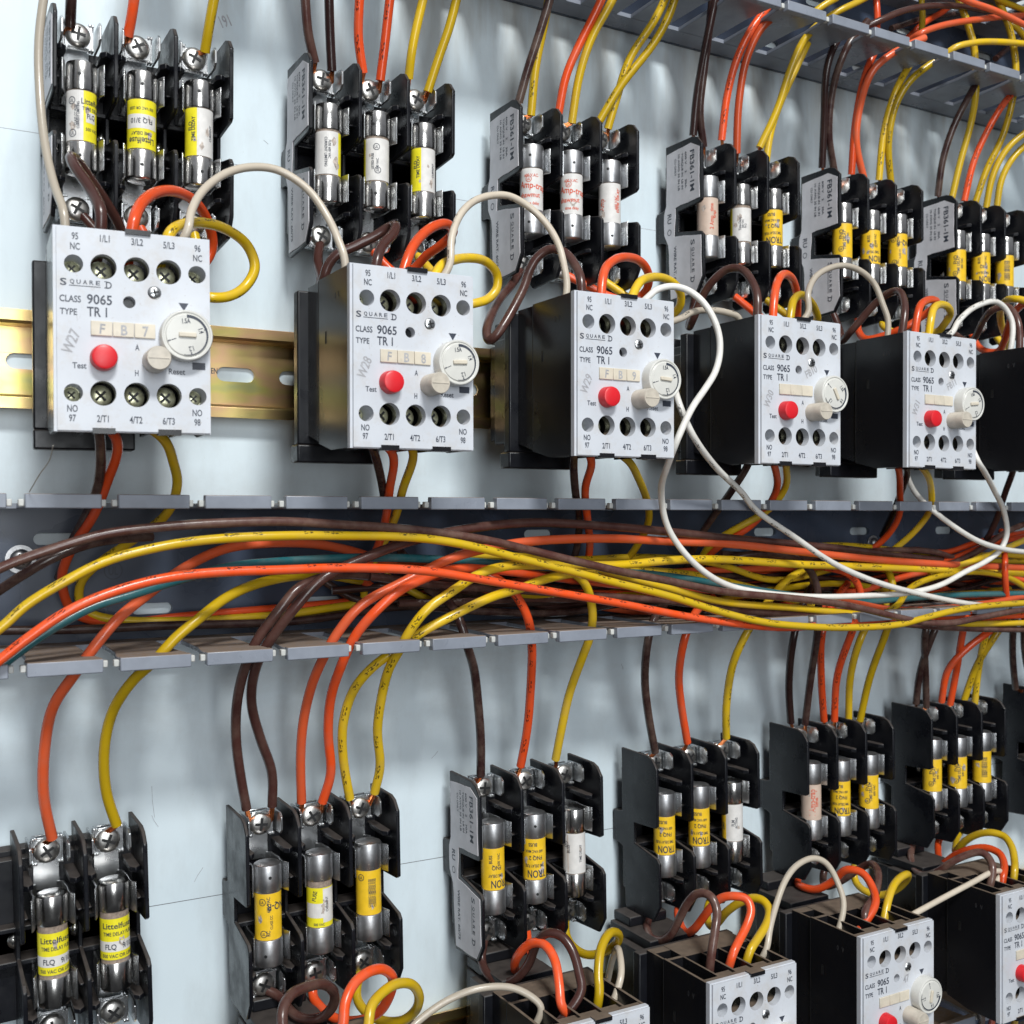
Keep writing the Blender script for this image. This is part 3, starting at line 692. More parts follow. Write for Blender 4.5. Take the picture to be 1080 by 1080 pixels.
        patch(lb, view-180, view+180, -8.6, 8.6, r, W); patch(lb, view-160, view-36, -8.6, 8.6, r+.03, A)
        T('FLM', 4, 0, 1.5, 90); T('ACTING', 22, 0, 1.2, 90); T('250', -58, -2, 2, 90)
    # torn spots in the paper
    for k in range(rnd.choice((1, 2, 3)) if kind not in ('lines', 'beige', 'beige_b', 'lit') else 1):
        th0 = view+rnd.choice((-1, 1))*rnd.uniform(8, 48); z0 = rnd.uniform(-5.5, 4); f = wrap(r+.07, th0, z0); n_ = 11; rr = rnd.uniform(.5, 1.7)
        lb.add([f(rr*rnd.uniform(.3, 1.1)*math.cos(6.283*i/n_), 1.6*rr*rnd.uniform(.3, 1.1)*math.sin(6.283*i/n_)) for i in range(n_)], [tuple(range(n_))], TO)
    lo = lb.build('paper_label', mats, root, flat=True)
    tx.build('lettering', mats, lo, flat=True)
FUSES = [
 ('B0', -1, 'half_wy', 'white and yellow fuse nearest the top left corner', 0), ('B0', 0, 'flip_y', 'upside-down yellow and white banded fuse, middle of the first upper block', 0),
 ('B0', 1, 'half_yw', 'fuse half yellow half white, right pole of the first upper block', 0),
 ('B1', -1, 'white_r', 'white fuse with thin yellow right edge, left pole of the second upper block', 0), ('B1', 0, 'white_l', 'white fuse with thin yellow left edge, middle pole of the second upper block', 0),
 ('B1', 1, 'half_yw', 'yellow and white fuse, right pole of the second upper block', 0),
 ('B2', -1, 'amp', 'white fuse printed in red, left pole of the third upper block', 1), ('B2', 0, 'amp', 'white fuse printed in red, middle pole of the third upper block', 1), ('B2', 1, 'amp2', 'white fuse with red print along its edges, right pole of the third upper block', 1),
 ('B3', -1, 'beige', 'beige fuse with faint red print in the fourth upper block', 1), ('B3', 0, 'white_n', 'narrow white labelled fuse in the middle of the fourth upper block', 0), ('B3', 1, 'tron', 'amber fuse on the right of the fourth upper block', 0),
 ('B4', -1, 'worn', 'worn yellow fuse, left pole of the fifth upper block', 0), ('B4', 0, 'tron_r', 'amber fuse, middle pole of the fifth upper block', 0), ('B4', 1, 'amber_s', 'amber fuse, right pole of the fifth upper block', 0),
 ('B5', -1, 'worn', 'worn yellow fuse, left pole of the sixth upper block', 0), ('B5', 0, 'tron_r', 'amber fuse, middle pole of the sixth upper block', 0), ('B5', 1, 'lines', 'amber fuse with lined print, right pole of the sixth upper block', 0),
 ('L0', 0, 'lit', 'yellow fuse with white band in the middle pole of the leftmost lower block', 0), ('L0', 1, 'lit', 'yellow fuse with white band and torn corner, right pole of the leftmost lower block', 0),
 ('L1', -1, 'amber_s', 'amber fuse, left pole of the second lower block', 1), ('L1', 0, 'torn_yw', 'fuse with a badly torn yellow and white label, second lower block', 1), ('L1', 1, 'lines', 'amber fuse with small lined print, right pole of the second lower block', 1),
 ('L2', -1, 'tron_r', 'amber fuse, left pole of the nameplated lower block', 1), ('L2', 0, 'tron', 'amber fuse, middle pole of the nameplated lower block', 1), ('L2', 1, 'white_p', 'plain white fuse, right pole of the nameplated lower block', 0),
 ('L3', -1, 'tron', 'amber fuse, left pole of the fourth lower block', 1), ('L3', 0, 'tron', 'amber fuse, middle pole of the fourth lower block', 1), ('L3', 1, 'white_y', 'white fuse with amber left edge, right pole of the fourth lower block', 0),
 ('L4', -1, 'beige_b', 'beige fuse with bold red print in the fifth lower block', 1), ('L4', 0, 'tron', 'yellow fuse, middle pole of the fifth lower block', 1), ('L4', 1, 'worn', 'worn yellow fuse, right pole of the fifth lower block', 1),
 ('L5', -1, 'worn', 'worn yellow fuse, left pole of the sixth lower block', 1), ('L5', 0, 'worn', 'worn yellow fuse, middle pole of the sixth lower block', 1), ('L5', 1, 'lines', 'amber fuse, right pole of the sixth lower block', 1),
]
for k, (bn, po, kd, lab, dl) in enumerate(FUSES): fuse(bn, po, kd, lab, bool(dl), k, dim=(bn in ('B0', 'B2') or k % 4 == 0), dz=((k*37) % 5-2)*.35)

# ------------------------------------------------------------------ wires
def spline(pts, n=8):
    pts = [Vector(p) for p in pts]; P_ = [pts[0]*2-pts[1]]+pts+[pts[-1]*2-pts[-2]]; out = []
    for i in range(1, len(P_)-2):
        p0, p1, p2, p3 = P_[i-1:i+3]
        t0 = 0; t1 = t0+max(1e-4, (p1-p0).length**.5); t2 = t1+max(1e-4, (p2-p1).length**.5); t3 = t2+max(1e-4, (p3-p2).length**.5)
        for j in range(n):
            t = t1+(t2-t1)*j/n
            A1 = p0*((t1-t)/(t1-t0))+p1*((t-t0)/(t1-t0)); A2 = p1*((t2-t)/(t2-t1))+p2*((t-t1)/(t2-t1)); A3 = p2*((t3-t)/(t3-t2))+p3*((t-t2)/(t3-t2))
            B1 = A1*((t2-t)/(t2-t0))+A2*((t-t0)/(t2-t0)); B2 = A2*((t3-t)/(t3-t1))+A3*((t-t1)/(t3-t1))
            out.append(B1*((t2-t)/(t2-t1))+B2*((t-t1)/(t2-t1)))
    out.append(pts[-1])
    for _ in range(3):                       # relax the kinks a little, as insulation does
        out = [out[0]]+[(out[i-1]+out[i]*2+out[i+1])/4 for i in range(1, len(out)-1)]+[out[-1]]
    return out
GROUPS = dict(f='wires feeding the fuse blocks from the ducts', l='wire loops from the fuse blocks into the relays', r='wires dropping from the relays into the middle duct',
              m='wires running along the middle duct', u='wires inside the top duct', j='pale jumper wires between the relays')
def wire(c, grp, pts, label, r=None, printed=False, copper=None):
    q = []
    for p in pts: q.append(at(p[0], p[1], p[2]) if not (isinstance(p[0], str)) else p[1])
    r = r or (1.38 if c in 'cw' else 1.85 if grp in 'fl' else 1.65)
    path = spline(q); mb = MB(); mb.tube(path, r, 12, uv=True)
    o = mb.build(WC[c][1].replace('dark ', '').replace('salmon ', '')+'_wire', M[('p' if printed else 'w')+c])
    tag(o, label, 'wire', GROUPS[grp])
    if copper is not None:
        a = Vector(path[0]); e_ = Vector(copper); m_ = MB()
        for k in range(5):
            t = 2*math.pi*k/5; of = Vector((.55*math.cos(t), .4, .55*math.sin(t)))
            m_.tube([a+of, a*.5+e_*.5+of*1.2, e_+of*1.5], .42, 6)
        m_.build('copper_end', M['copper'], o)
    return o
W = lambda p: ('w', p)
def chamber(i, k, d=76, z=-3):               # mouth of a relay's terminal chamber k (0..4)
    X, Z = RELAYS[i][0]-(5.2 if i == 0 else 0), RELAYS[i][1]; return W((X+(5.2, 13.8, 23.2, 32.6, 40.6)[k], d+RELAYS[i][2], Z+z))
def deep(i, k, d=76): return chamber(i, k, d, -9)
NB = dict(y='yellow', o='orange', s='orange', b='brown', d='dark', c='cream', w='white', t='teal')
POLE = {-1: 'left', 0: 'middle', 1: 'right'}
# --- feeds of the upper blocks: (block, pole, colour, pts from the terminal upwards, extra words)
FU = [
 ('B0', -1, 'd', [(74, 27, 22), (75, 0, 28), (76, -40, 34)], ''), ('B0', 0, 'o', [(135, 38, 22), (140, 10, 27), (146, -40, 34)], ''), ('B0', 1, 'y', [(216, 55, 22), (221, 25, 27), (231, -30, 34)], ''),
 ('B1', -1, 'b', [(332, 66, 22), (325, 35, 26), (322, 0, 30), (320, -40, 34)], 'outer '), ('B1', -1, 'd', [(350, 75, 23), (348, 35, 27), (347, 0, 31), (346, -40, 35)], 'inner '),
 ('B1', 0, 'o', [(383, 77, 22), (378, 40, 26), (379, 0, 31), (381, -40, 35)], 'outer '), ('B1', 0, 'o', [(401, 85, 23), (406, 45, 27), (411, 0, 31), (416, -40, 35)], 'inner '),
 ('B1', 1, 'y', [(431, 83, 22), (435, 50, 27), (446, 0, 31), (456, -40, 35)], 'outer '), ('B1', 1, 'y', [(451, 97, 23), (463, 60, 27), (475, 25, 31), (488, -30, 35)], 'inner '),
 ('B2', -1, 'y', [(560, 122, 22), (565, 70, 27), (574, 25, 32), (582, -20, 38), (590, -60, 42)], ''), ('B2', -1, 'd', [(547, 108, 24), (557, 72, 29), (568, 38, 34), (581, -5, 40), (592, -50, 44)], ''),
 ('B2', 0, 'o', [(589, 120, 22), (597, 80, 27), (612, 45, 32), (632, 5, 38), (650, -40, 42)], ''), ('B2', 0, 'y', [(603, 130, 22), (611, 80, 28), (624, 40, 34), (645, 2, 40), (665, -40, 42)], ''),
 ('B2', 1, 'y', [(632, 128, 24), (655, 90, 29), (688, 48, 35), (705, 18, 40), (716, -15, 44)], 'front '), ('B2', 1, 'y', [(641, 136, 21), (650, 105, 25), (664, 62, 30), (690, 22, 36), (708, -15, 40)], 'rear '),
 ('B3', -1, 'd', [(731, 143, 22), (735, 100, 27), (742, 60, 33), (751, 15, 40), (758, -20, 44)], 'outer '), ('B3', -1, 'd', [(742, 155, 22), (738, 118, 26), (742, 78, 31), (748, 30, 37), (752, -10, 42)], 'inner '),
 ('B3', 0, 'o', [(761, 148, 22), (767, 100, 27), (778, 60, 33), (793, 30, 38), (812, 5, 40)], 'outer '), ('B3', 0, 's', [(777, 162, 23), (779, 110, 28), (788, 60, 34), (806, 26, 41), (835, 8, 46)], 'inner '),
 ('B3', 1, 'y', [(808, 170, 20), (813, 138, 23), (823, 108, 27), (838, 75, 32), (852, 45, 36)], 'rear '), ('B3', 1, 'y', [(801, 156, 24), (820, 115, 29), (833, 75, 35), (848, 42, 40), (870, 20, 44)], 'front '),
 ('B4', -1, 'd', [(867, 177, 22), (869, 130, 28), (871, 80, 35), (877, 55, 38), (890, 30, 38)], 'outer '), ('B4', -1, 'd', [(880, 182, 22), (874, 140, 27), (879, 90, 34), (893, 50, 42), (915, 22, 44)], 'inner '),
 ('B4', 0, 'o', [(898, 184, 22), (902, 130, 28), (910, 88, 34), (920, 60, 36), (935, 35, 38)], 'outer '), ('B4', 0, 's', [(912, 192, 23), (903, 150, 27), (907, 112, 32), (920, 75, 40), (945, 54, 46), (975, 40, 48)], 'inner '),
 ('B4', 1, 'y', [(927, 190, 22), (932, 140, 27), (943, 100, 33), (956, 74, 36), (972, 50, 38)], 'outer '), ('B4', 1, 'y', [(940, 197, 23), (937, 150, 28), (945, 110, 34), (961, 84, 40), (985, 65, 46)], 'inner '),
 ('B5', -1, 'd', [(989, 207, 22), (994, 170, 27), (1005, 135, 33), (1021, 103, 38), (1040, 70, 40)], ''), ('B5', -1, 'y', [(1003, 213, 22), (1013, 170, 27), (1024, 130, 33), (1029, 100, 38), (1029, 75, 40), (1027, 48, 40), (1022, 30, 40), (1016, 12, 40), (1006, -14, 40)], 'tall '),
 ('B5', 0, 'o', [(1017, 212, 22), (1027, 170, 27), (1043, 135, 33), (1058, 110, 38), (1080, 85, 40)], ''), ('B5', 0, 'y', [(1028, 216, 22), (1040, 180, 27), (1057, 145, 32), (1067, 110, 38), (1071, 85, 40), (1071, 65, 40), (1068, 44, 40), (1062, 22, 40), (1050, -6, 40)], 'tall '),
 ('B5', 1, 'y', [(1040, 219, 23), (1047, 185, 28), (1062, 157, 34), (1085, 137, 40), (1110, 120, 44)], 'outer '), ('B5', 1, 'y', [(1051, 221, 22), (1056, 190, 26), (1068, 167, 30), (1086, 150, 34), (1110, 135, 38)], 'inner '),
]
for bn, po, c, pts, ex in FU:
    k = int(bn[1]); wire(c, 'f', pts, f"{ex}{NB[c]} wire rising from the {POLE[po]} pole of the {ORD[k]} upper fuse block", printed=(c in 'yo' and (k+po) % 2 == 1), copper=term(bn, po, 1, -4 if 'outer' in ex or ex in ('', 'front ') else 4))
# --- feeds of the lower blocks from the middle duct
FL = [
 ('L0', 0, 's', [(55, 884, 22), (46, 840, 28), (47, 790, 34), (56, 745, 40), (78, 712, 45), (99, 683, 48), (125, 652, 48), (153, 629, 44), (194, 599, 38), (236, 579, 34), (275, 573, 32), (325, 573, 27), (367, 580, 20), (400, 590, 14), (450, 600, 10)], ''),
 ('L0', 1, 'y', [(123, 870, 22), (112, 835, 26), (110, 790, 32), (119, 750, 38), (140, 718, 44), (162, 698, 48), (186, 672, 50), (208, 654, 50), (236, 632, 46), (264, 618, 42), (300, 609, 37), (340, 606, 30), (380, 612, 20)], ''),
 ('L1', -1, 'b', [(260, 853, 22), (254, 820, 26), (249, 780, 31), (250, 740, 37), (258, 705, 42), (272, 674, 46), (295, 643, 50), (315, 620, 50), (350, 607, 46), (385, 607, 38), (430, 614, 28), (500, 624, 20)], 'outer '),
 ('L1', -1, 'b', [(287, 850, 22), (287, 815, 26), (275, 780, 31), (265, 740, 37), (270, 703, 43), (286, 674, 50), (311, 641, 55), (339, 611, 57), (381, 590, 57), (423, 574, 56), (464, 563, 54), (520, 554, 52), (570, 551, 52), (651, 556, 54), (707, 561, 54), (762, 567, 52), (840, 574, 46), (891, 579, 42), (947, 586, 38), (1000, 592, 34)], 'inner '),
 ('L1', 0, 's', [(318, 846, 22), (317, 800, 28), (320, 760, 34), (329, 722, 40), (341, 694, 46), (355, 669, 50), (381, 638, 54), (423, 615, 54), (450, 601, 54), (478, 588, 54), (520, 577, 54), (570, 570, 54), (651, 568, 53), (707, 571, 52), (762, 573, 52), (863, 584, 50), (947, 592, 48), (1030, 597, 46), (1100, 600, 44)], 'outer '),
 ('L1', 0, 'o', [(340, 846, 22), (349, 815, 27), (346, 775, 32), (349, 735, 39), (360, 702, 46), (375, 670, 52), (397, 644, 57), (423, 622, 58), (450, 609, 56), (478, 600, 52), (520, 601, 47), (570, 607, 44), (620, 613, 40), (700, 622, 34)], 'inner '),
 ('L1', 1, 'y', [(369, 842, 22), (362, 800, 27), (362, 762, 33), (374, 726, 39), (396, 701, 44), (425, 681, 48), (446, 666, 52), (478, 649, 54), (520, 629, 54), (548, 621, 53), (568, 613, 52), (596, 606, 50), (640, 602, 44), (700, 603, 38), (760, 612, 32), (860, 640, 30)], 'outer '),
 ('L1', 1, 'y', [(395, 836, 22), (401, 808, 27), (398, 772, 33), (402, 738, 40), (410, 706, 46), (420, 688, 50), (432, 666, 56), (450, 643, 60), (478, 623, 60), (506, 605, 58), (534, 597, 56), (570, 596, 55), (651, 596, 54), (707, 591, 53), (762, 590, 52), (836, 595, 50), (919, 598, 48), (1002, 601, 46), (1100, 606, 44)], 'inner '),
 ('L2', -1, 'd', [(507, 818, 22), (507, 780, 28), (504, 740, 34), (500, 706, 40), (493, 682, 45), (486, 658, 44), (474, 636, 38), (450, 620, 28)], ''),
 ('L2', 0, 'o', [(549, 808, 22), (556, 770, 28), (560, 720, 36), (561, 682, 44), (558, 657, 48), (550, 637, 49), (534, 617, 48), (503, 603, 44), (470, 605, 36), (430, 618, 26)], ''),
 ('L2', 1, 'y', [(586, 801, 22), (592, 770, 27), (601, 730, 33), (614, 694, 39), (622, 672, 43), (625, 648, 46), (620, 622, 48), (611, 609, 49), (596, 602, 46), (560, 606, 38)], ''),
 ('L3', -1, 'd', [(691, 793, 22), (684, 755, 28), (680, 715, 34), (684, 672, 42), (692, 648, 40), (708, 630, 32)], ''), ('L3', 0, 'o', [(725, 783, 22), (718, 740, 28), (716, 710, 34), (723, 670, 42), (734, 645, 38), (752, 630, 30)], ''),
 ('L3', 1, 'y', [(766, 778, 22), (766, 745, 28), (773, 700, 35), (789, 665, 42), (806, 640, 38), (830, 612, 34), (852, 598, 34)], ''),
 ('L4', -1, 'd', [(834, 762, 22), (832, 720, 28), (837, 672, 38), (846, 640, 36), (858, 612, 30)], 'outer '), ('L4', -1, 'd', [(849, 764, 22), (855, 715, 29), (862, 668, 40), (863, 630, 42), (858, 608, 42), (844, 592, 44), (820, 584, 44), (795, 584, 42), (760, 592, 36)], 'inner '),
 ('L4', 0, 'o', [(869, 760, 22), (866, 712, 29), (867, 668, 38), (876, 640, 36), (894, 615, 32)], 'outer '), ('L4', 0, 'o', [(880, 760, 22), (883, 712, 29), (898, 668, 40), (908, 640, 42), (905, 617, 42), (893, 604, 42), (870, 598, 38)], 'inner '),
 ('L4', 1, 'y', [(895, 758, 22), (897, 712, 29), (909, 670, 38), (925, 645, 34), (944, 630, 28)], 'outer '), ('L4', 1, 'y', [(907, 760, 22), (918, 712, 30), (935, 666, 40), (942, 640, 42), (941, 615, 42), (936, 600, 38)], 'inner '),
 ('L5', -1, 'd', [(966, 742, 22), (971, 706, 28), (986, 664, 38), (998, 640, 36)], 'crossing '), ('L5', -1, 'd', [(977, 746, 22), (976, 706, 28), (976, 666, 38), (986, 640, 36)], 'straight '),
 ('L5', 0, 'o', [(1002, 743, 22), (1009, 706, 28), (1016, 664, 38), (1022, 645, 36)], 'straight '), ('L5', 0, 'o', [(993, 740, 23), (1000, 706, 30), (1022, 682, 37), (1046, 664, 42), (1062, 645, 40)], 'curving '),
 ('L5', 1, 'y', [(1028, 742, 22), (1032, 706, 28), (1040, 668, 37), (1050, 645, 36)], 'rear '), ('L5', 1, 'y', [(1017, 738, 23), (1030, 702, 30), (1054, 664, 40), (1072, 640, 38)], 'front '),
 ('L6', -1, 'd', [(1071, 726, 22), (1068, 692, 30), (1069, 660, 38), (1074, 640, 36)], ''), ('L6', 0, 'd', [(1090, 730, 22), (1081, 692, 30), (1080, 660, 38), (1082, 640, 36)], ''),
]
LN = ['leftmost', 'second', 'nameplated', 'fourth', 'fifth', 'sixth', 'right-edge']
for bn, po, c, pts, ex in FL:
    k = int(bn[1]); wire(c, 'f', pts, f"{ex}{NB[c]} wire dropping into the {POLE[po]} pole of the {LN[k]} lower fuse block", printed=(c in 'yo' and (k+po) % 2 == 0), copper=term(bn, po, 1, -4 if 'inner' not in ex else 4))
# --- loops from the upper blocks into the upper relays
LU = [
 (0, 'b', 1, [W(bpt('B0', -PITCH_F, 19, -30)), (118, 258, 26), (127, 244, 32), (117, 222, 38), (99, 195, 45), (82, 171, 52), (75, 166, 58), (80, 177, 64), (97, 202, 70), (107, 228, 76)]),
 (0, 'o', 2, [W(bpt('B0', 0, 19, -31)), (170, 275, 22), (210, 282, 24), (224, 262, 26), (220, 236, 32), (206, 213, 42), (186, 202, 52), (165, 203, 62), (148, 216, 72), (140, 238, 78)]),
 (0, 'y', 3, [W(bpt('B0', PITCH_F, 19, -31)), (215, 300, 28), (218, 313, 42), (240, 313, 42), (259, 302, 40), (269, 282, 40), (261, 259, 42), (237, 241, 50), (210, 235, 60), (190, 238, 70), (178, 248, 77)]),
 (1, 'b', 1, [W(bpt('B1', -PITCH_F, 19, -31)), (335, 274, 24), (339, 295, 32), (336, 305, 40), (341, 296, 48), (346, 280, 50), (356, 268, 52), (374, 260, 54), (394, 250, 56), (410, 240, 59), (417, 238, 63), (414, 247, 68), (403, 259, 73), (398, 273, 77)]),
 (1, 'o', 2, [W(bpt('B1', 0, 19, -31)), (420, 290, 24), (436, 284, 28), (449, 270, 34), (462, 261, 40), (474, 251, 46), (478, 243, 52), (471, 236, 57), (457, 239, 62), (442, 251, 68), (431, 269, 74)]),
 (1, 'y', 3, [W(bpt('B1', PITCH_F, 19, -31)), (478, 312, 36), (485, 322, 44), (500, 320, 46), (515, 315, 45), (524, 304, 45), (524, 289, 46), (513, 276, 50), (493, 272, 58), (473, 276, 68), (463, 283, 74)]),
 (2, 'b', 1, [W(bpt('B2', -PITCH_F, 19, -31)), (540, 300, 26), (528, 314, 34), (519, 330, 42), (513, 350, 50), (516, 359, 53), (524, 353, 56), (541, 326, 56), (553, 302, 56), (558, 286, 56), (567, 271, 58), (580, 263, 61), (595, 266, 66), (607, 281, 72), (613, 298, 77)]),
 (2, 'o', 2, [W(bpt('B2', 0, 19, -31)), (660, 318, 30), (676, 312, 32), (683, 303, 37), (684, 289, 43), (676, 276, 50), (660, 271, 58), (645, 276, 66), (636, 290, 73)]),
 (2, 'y', 3, [W(bpt('B2', PITCH_F, 19, -31)), (700, 335, 34), (716, 325, 42), (718, 311, 47), (712, 300, 52), (699, 293, 58), (684, 293, 65), (672, 301, 72)]),
 (3, 'b', 1, [W(bpt('B3', -PITCH_F, 19, -31)), (730, 330, 26), (727, 345, 34), (732, 334, 40), (740, 314, 44), (752, 296, 50), (767, 284, 56), (782, 284, 63), (793, 297, 70), (799, 316, 76)]),
 (3, 'o', 2, [W(bpt('B3', 0, 19, -31)), (820, 345, 28), (838, 342, 32), (841, 324, 38), (840, 308, 45), (836, 295, 52), (829, 289, 59), (822, 293, 66), (817, 310, 73)]),
 (3, 'y', 3, [W(bpt('B3', PITCH_F, 19, -31)), (852, 345, 32), (862, 338, 40), (859, 325, 47), (853, 316, 54), (846, 311, 61), (839, 314, 68), (835, 323, 74)]),
 (4, 'b', 1, [W(bpt('B4', -PITCH_F, 19, -31)), (886, 350, 26), (888, 360, 34), (896, 351, 42), (908, 337, 47), (922, 321, 53), (936, 310, 60), (947, 307, 66), (953, 316, 72), (954, 332, 76)]),
 (4, 'o', 2, [W(bpt('B4', 0, 19, -31)), (905, 348, 26), (914, 358, 34), (935, 353, 42), (955, 345, 50), (972, 334, 55), (984, 325, 60), (988, 319, 64), (983, 316, 68), (975, 318, 72), (969, 326, 75)]),
 (4, 'y', 3, [W(bpt('B4', PITCH_F, 19, -31)), (932, 345, 28), (960, 355, 40), (988, 350, 52), (996, 342, 58), (1002, 332, 62), (1000, 324, 66), (992, 321, 70), (985, 325, 74), (982, 336, 77)]),
 (5, 'b', 1, [W(bpt('B5', -PITCH_F, 19, -31)), (1010, 355, 28), (1025, 360, 40), (1037, 338, 52), (1047, 327, 60), (1060, 323, 66), (1069, 330, 72), (1075, 347, 76)]),
 (5, 'o', 2, [W(bpt('B5', 0, 19, -31)), (1034, 368, 28), (1052, 371, 38), (1059, 360, 46), (1064, 343, 54), (1071, 328, 62), (1082, 320, 70), (1092, 326, 76)]),
 (5, 'y', 3, [W(bpt('B5', PITCH_F, 19, -31)), (1064, 372, 30), (1062, 358, 36), (1057, 346, 42), (1055, 328, 50), (1060, 318, 58), (1069, 315, 66), (1083, 318, 72), (1096, 326, 76)]),
]
RN = ['leftmost', 'second', 'third', 'fourth', 'fifth', 'right-edge']
TN = {1: 'left', 2: 'middle', 3: 'right'}
for i, c, k, pts in LU:
    wire(c, 'l', pts+[deep(i, k)], f"{NB[c]} loop from the upper fuses into the {TN[k]} pole of the {RN[i]} upper relay", printed=(c == 'y' and i == 0))
LL = [
 (6, 'L1', 'b', -1, 1, [(296, 1052, 24), (304, 1064, 32), (318, 1074, 40), (337, 1074, 46), (350, 1063, 52), (353, 1048, 57), (342, 1038, 61), (326, 1040, 65), (307, 1049, 70), (299, 1063, 74), (298, 1083, 77)]),
 (6, 'L1', 'o', 0, 2, [(330, 1050, 22), (338, 1062, 28), (353, 1074, 36), (375, 1077, 43), (398, 1069, 50), (411, 1050, 56), (414, 1031, 61), (403, 1022, 65), (387, 1026, 69), (373, 1038, 72), (364, 1058, 75), (362, 1080, 77)]),
 (6, 'L1', 'y', 1, 3, [(376, 1046, 23), (382, 1063, 31), (401, 1076, 39), (423, 1077, 46), (438, 1066, 52), (442, 1050, 58), (434, 1038, 62), (417, 1038, 66), (401, 1049, 70), (391, 1063, 74), (388, 1085, 77)]),
 (7, 'L2', 'b', -1, 1, [(508, 1012, 22), (514, 1027, 28), (527, 1037, 35), (542, 1034, 42), (557, 1018, 48), (566, 995, 54), (577, 984, 60), (592, 987, 65), (604, 1003, 70), (611, 1027, 74), (613, 1046, 77)]),
 (7, 'L2', 'o', 0, 2, [(560, 1030, 22), (552, 1032, 28), (543, 1022, 36), (546, 1008, 45), (560, 995, 53), (574, 996, 60), (585, 1012, 67), (590, 1041, 74), (592, 1060, 77)]),
 (7, 'L2', 'y', 1, 3, [(597, 985, 22), (604, 998, 28), (619, 1007, 37), (637, 1004, 45), (651, 994, 53), (652, 985, 59), (643, 984, 64), (634, 1000, 69), (631, 1027, 74), (632, 1046, 77)]),
 (8, 'L3', 'b', -1, 1, [(683, 972, 22), (683, 982, 28), (688, 990, 34), (698, 992, 40), (708, 985, 46), (716, 970, 51), (724, 954, 56), (734, 943, 61), (743, 942, 65), (751, 947, 69), (756, 960, 72), (755, 976, 75), (751, 1000, 77)]),
 (8, 'L3', 'o', 0, 2, [(715, 959, 22), (718, 976, 30), (724, 984, 37), (732, 980, 43), (740, 970, 48), (749, 958, 54), (761, 947, 60), (774, 945, 65), (787, 948, 69), (792, 959, 72), (788, 975, 74), (780, 991, 76), (773, 1006, 78)]),
 (8, 'L3', 'y', 1, 3, [(748, 952, 20), (746, 968, 27), (750, 977, 34), (757, 973, 39), (766, 962, 46), (780, 952, 53), (794, 947, 59), (805, 950, 64), (811, 959, 68), (809, 973, 72), (799, 990, 75), (791, 1003, 77)]),
 (9, 'L4', 'o', -1, 1, [(841, 929, 22), (846, 935, 30), (861, 938, 38), (879, 929, 46), (893, 917, 54), (910, 921, 61), (921, 938, 68), (923, 955, 74)]),
 (9, 'L4', 'b', 0, 2, [(868, 924, 20), (871, 935, 26), (887, 929, 34), (905, 917, 42), (919, 911, 50), (926, 920, 58), (923, 944, 67), (912, 963, 74)]),
 (9, 'L4', 'y', 1, 3, [(901, 926, 20), (911, 939, 28), (929, 944, 36), (944, 939, 44), (956, 928, 52), (957, 922, 58), (945, 930, 65), (937, 948, 72)]),
 (10, 'L5', 'b', -1, 1, [(962, 892, 20), (961, 908, 28), (967, 920, 36), (976, 923, 43), (989, 919, 50), (1004, 909, 57), (1022, 901, 63), (1035, 899, 68), (1043, 905, 72), (1047, 917, 76)]),
 (10, 'L5', 'o', 0, 2, [(990, 887, 20), (990, 904, 28), (993, 912, 36), (1007, 902, 44), (1022, 896, 52), (1040, 894, 60), (1054, 900, 67), (1059, 911, 72), (1058, 924, 76)]),
 (10, 'L5', 'y', 1, 3, [(1011, 880, 20), (1008, 893, 28), (1008, 898, 34), (1018, 887, 41), (1031, 880, 48), (1045, 878, 55), (1059, 882, 61), (1067, 893, 67), (1070, 908, 72), (1070, 918, 76)]),
]
RL = {6: 'second lower block down to the relay under it', 7: 'nameplated lower block into the relay under it', 8: 'fourth lower block into the relay under it', 9: 'fifth lower block into the relay pencilled 47', 10: 'sixth lower block into the relay in the corner'}
for i, bn, c, po, k, pts in LL:
    wire(c, 'l', [W(bpt(bn, po*PITCH_F, 19, -32))]+pts+[deep(i, k)], f"{NB[c]} loop running from the {RL[i]}")
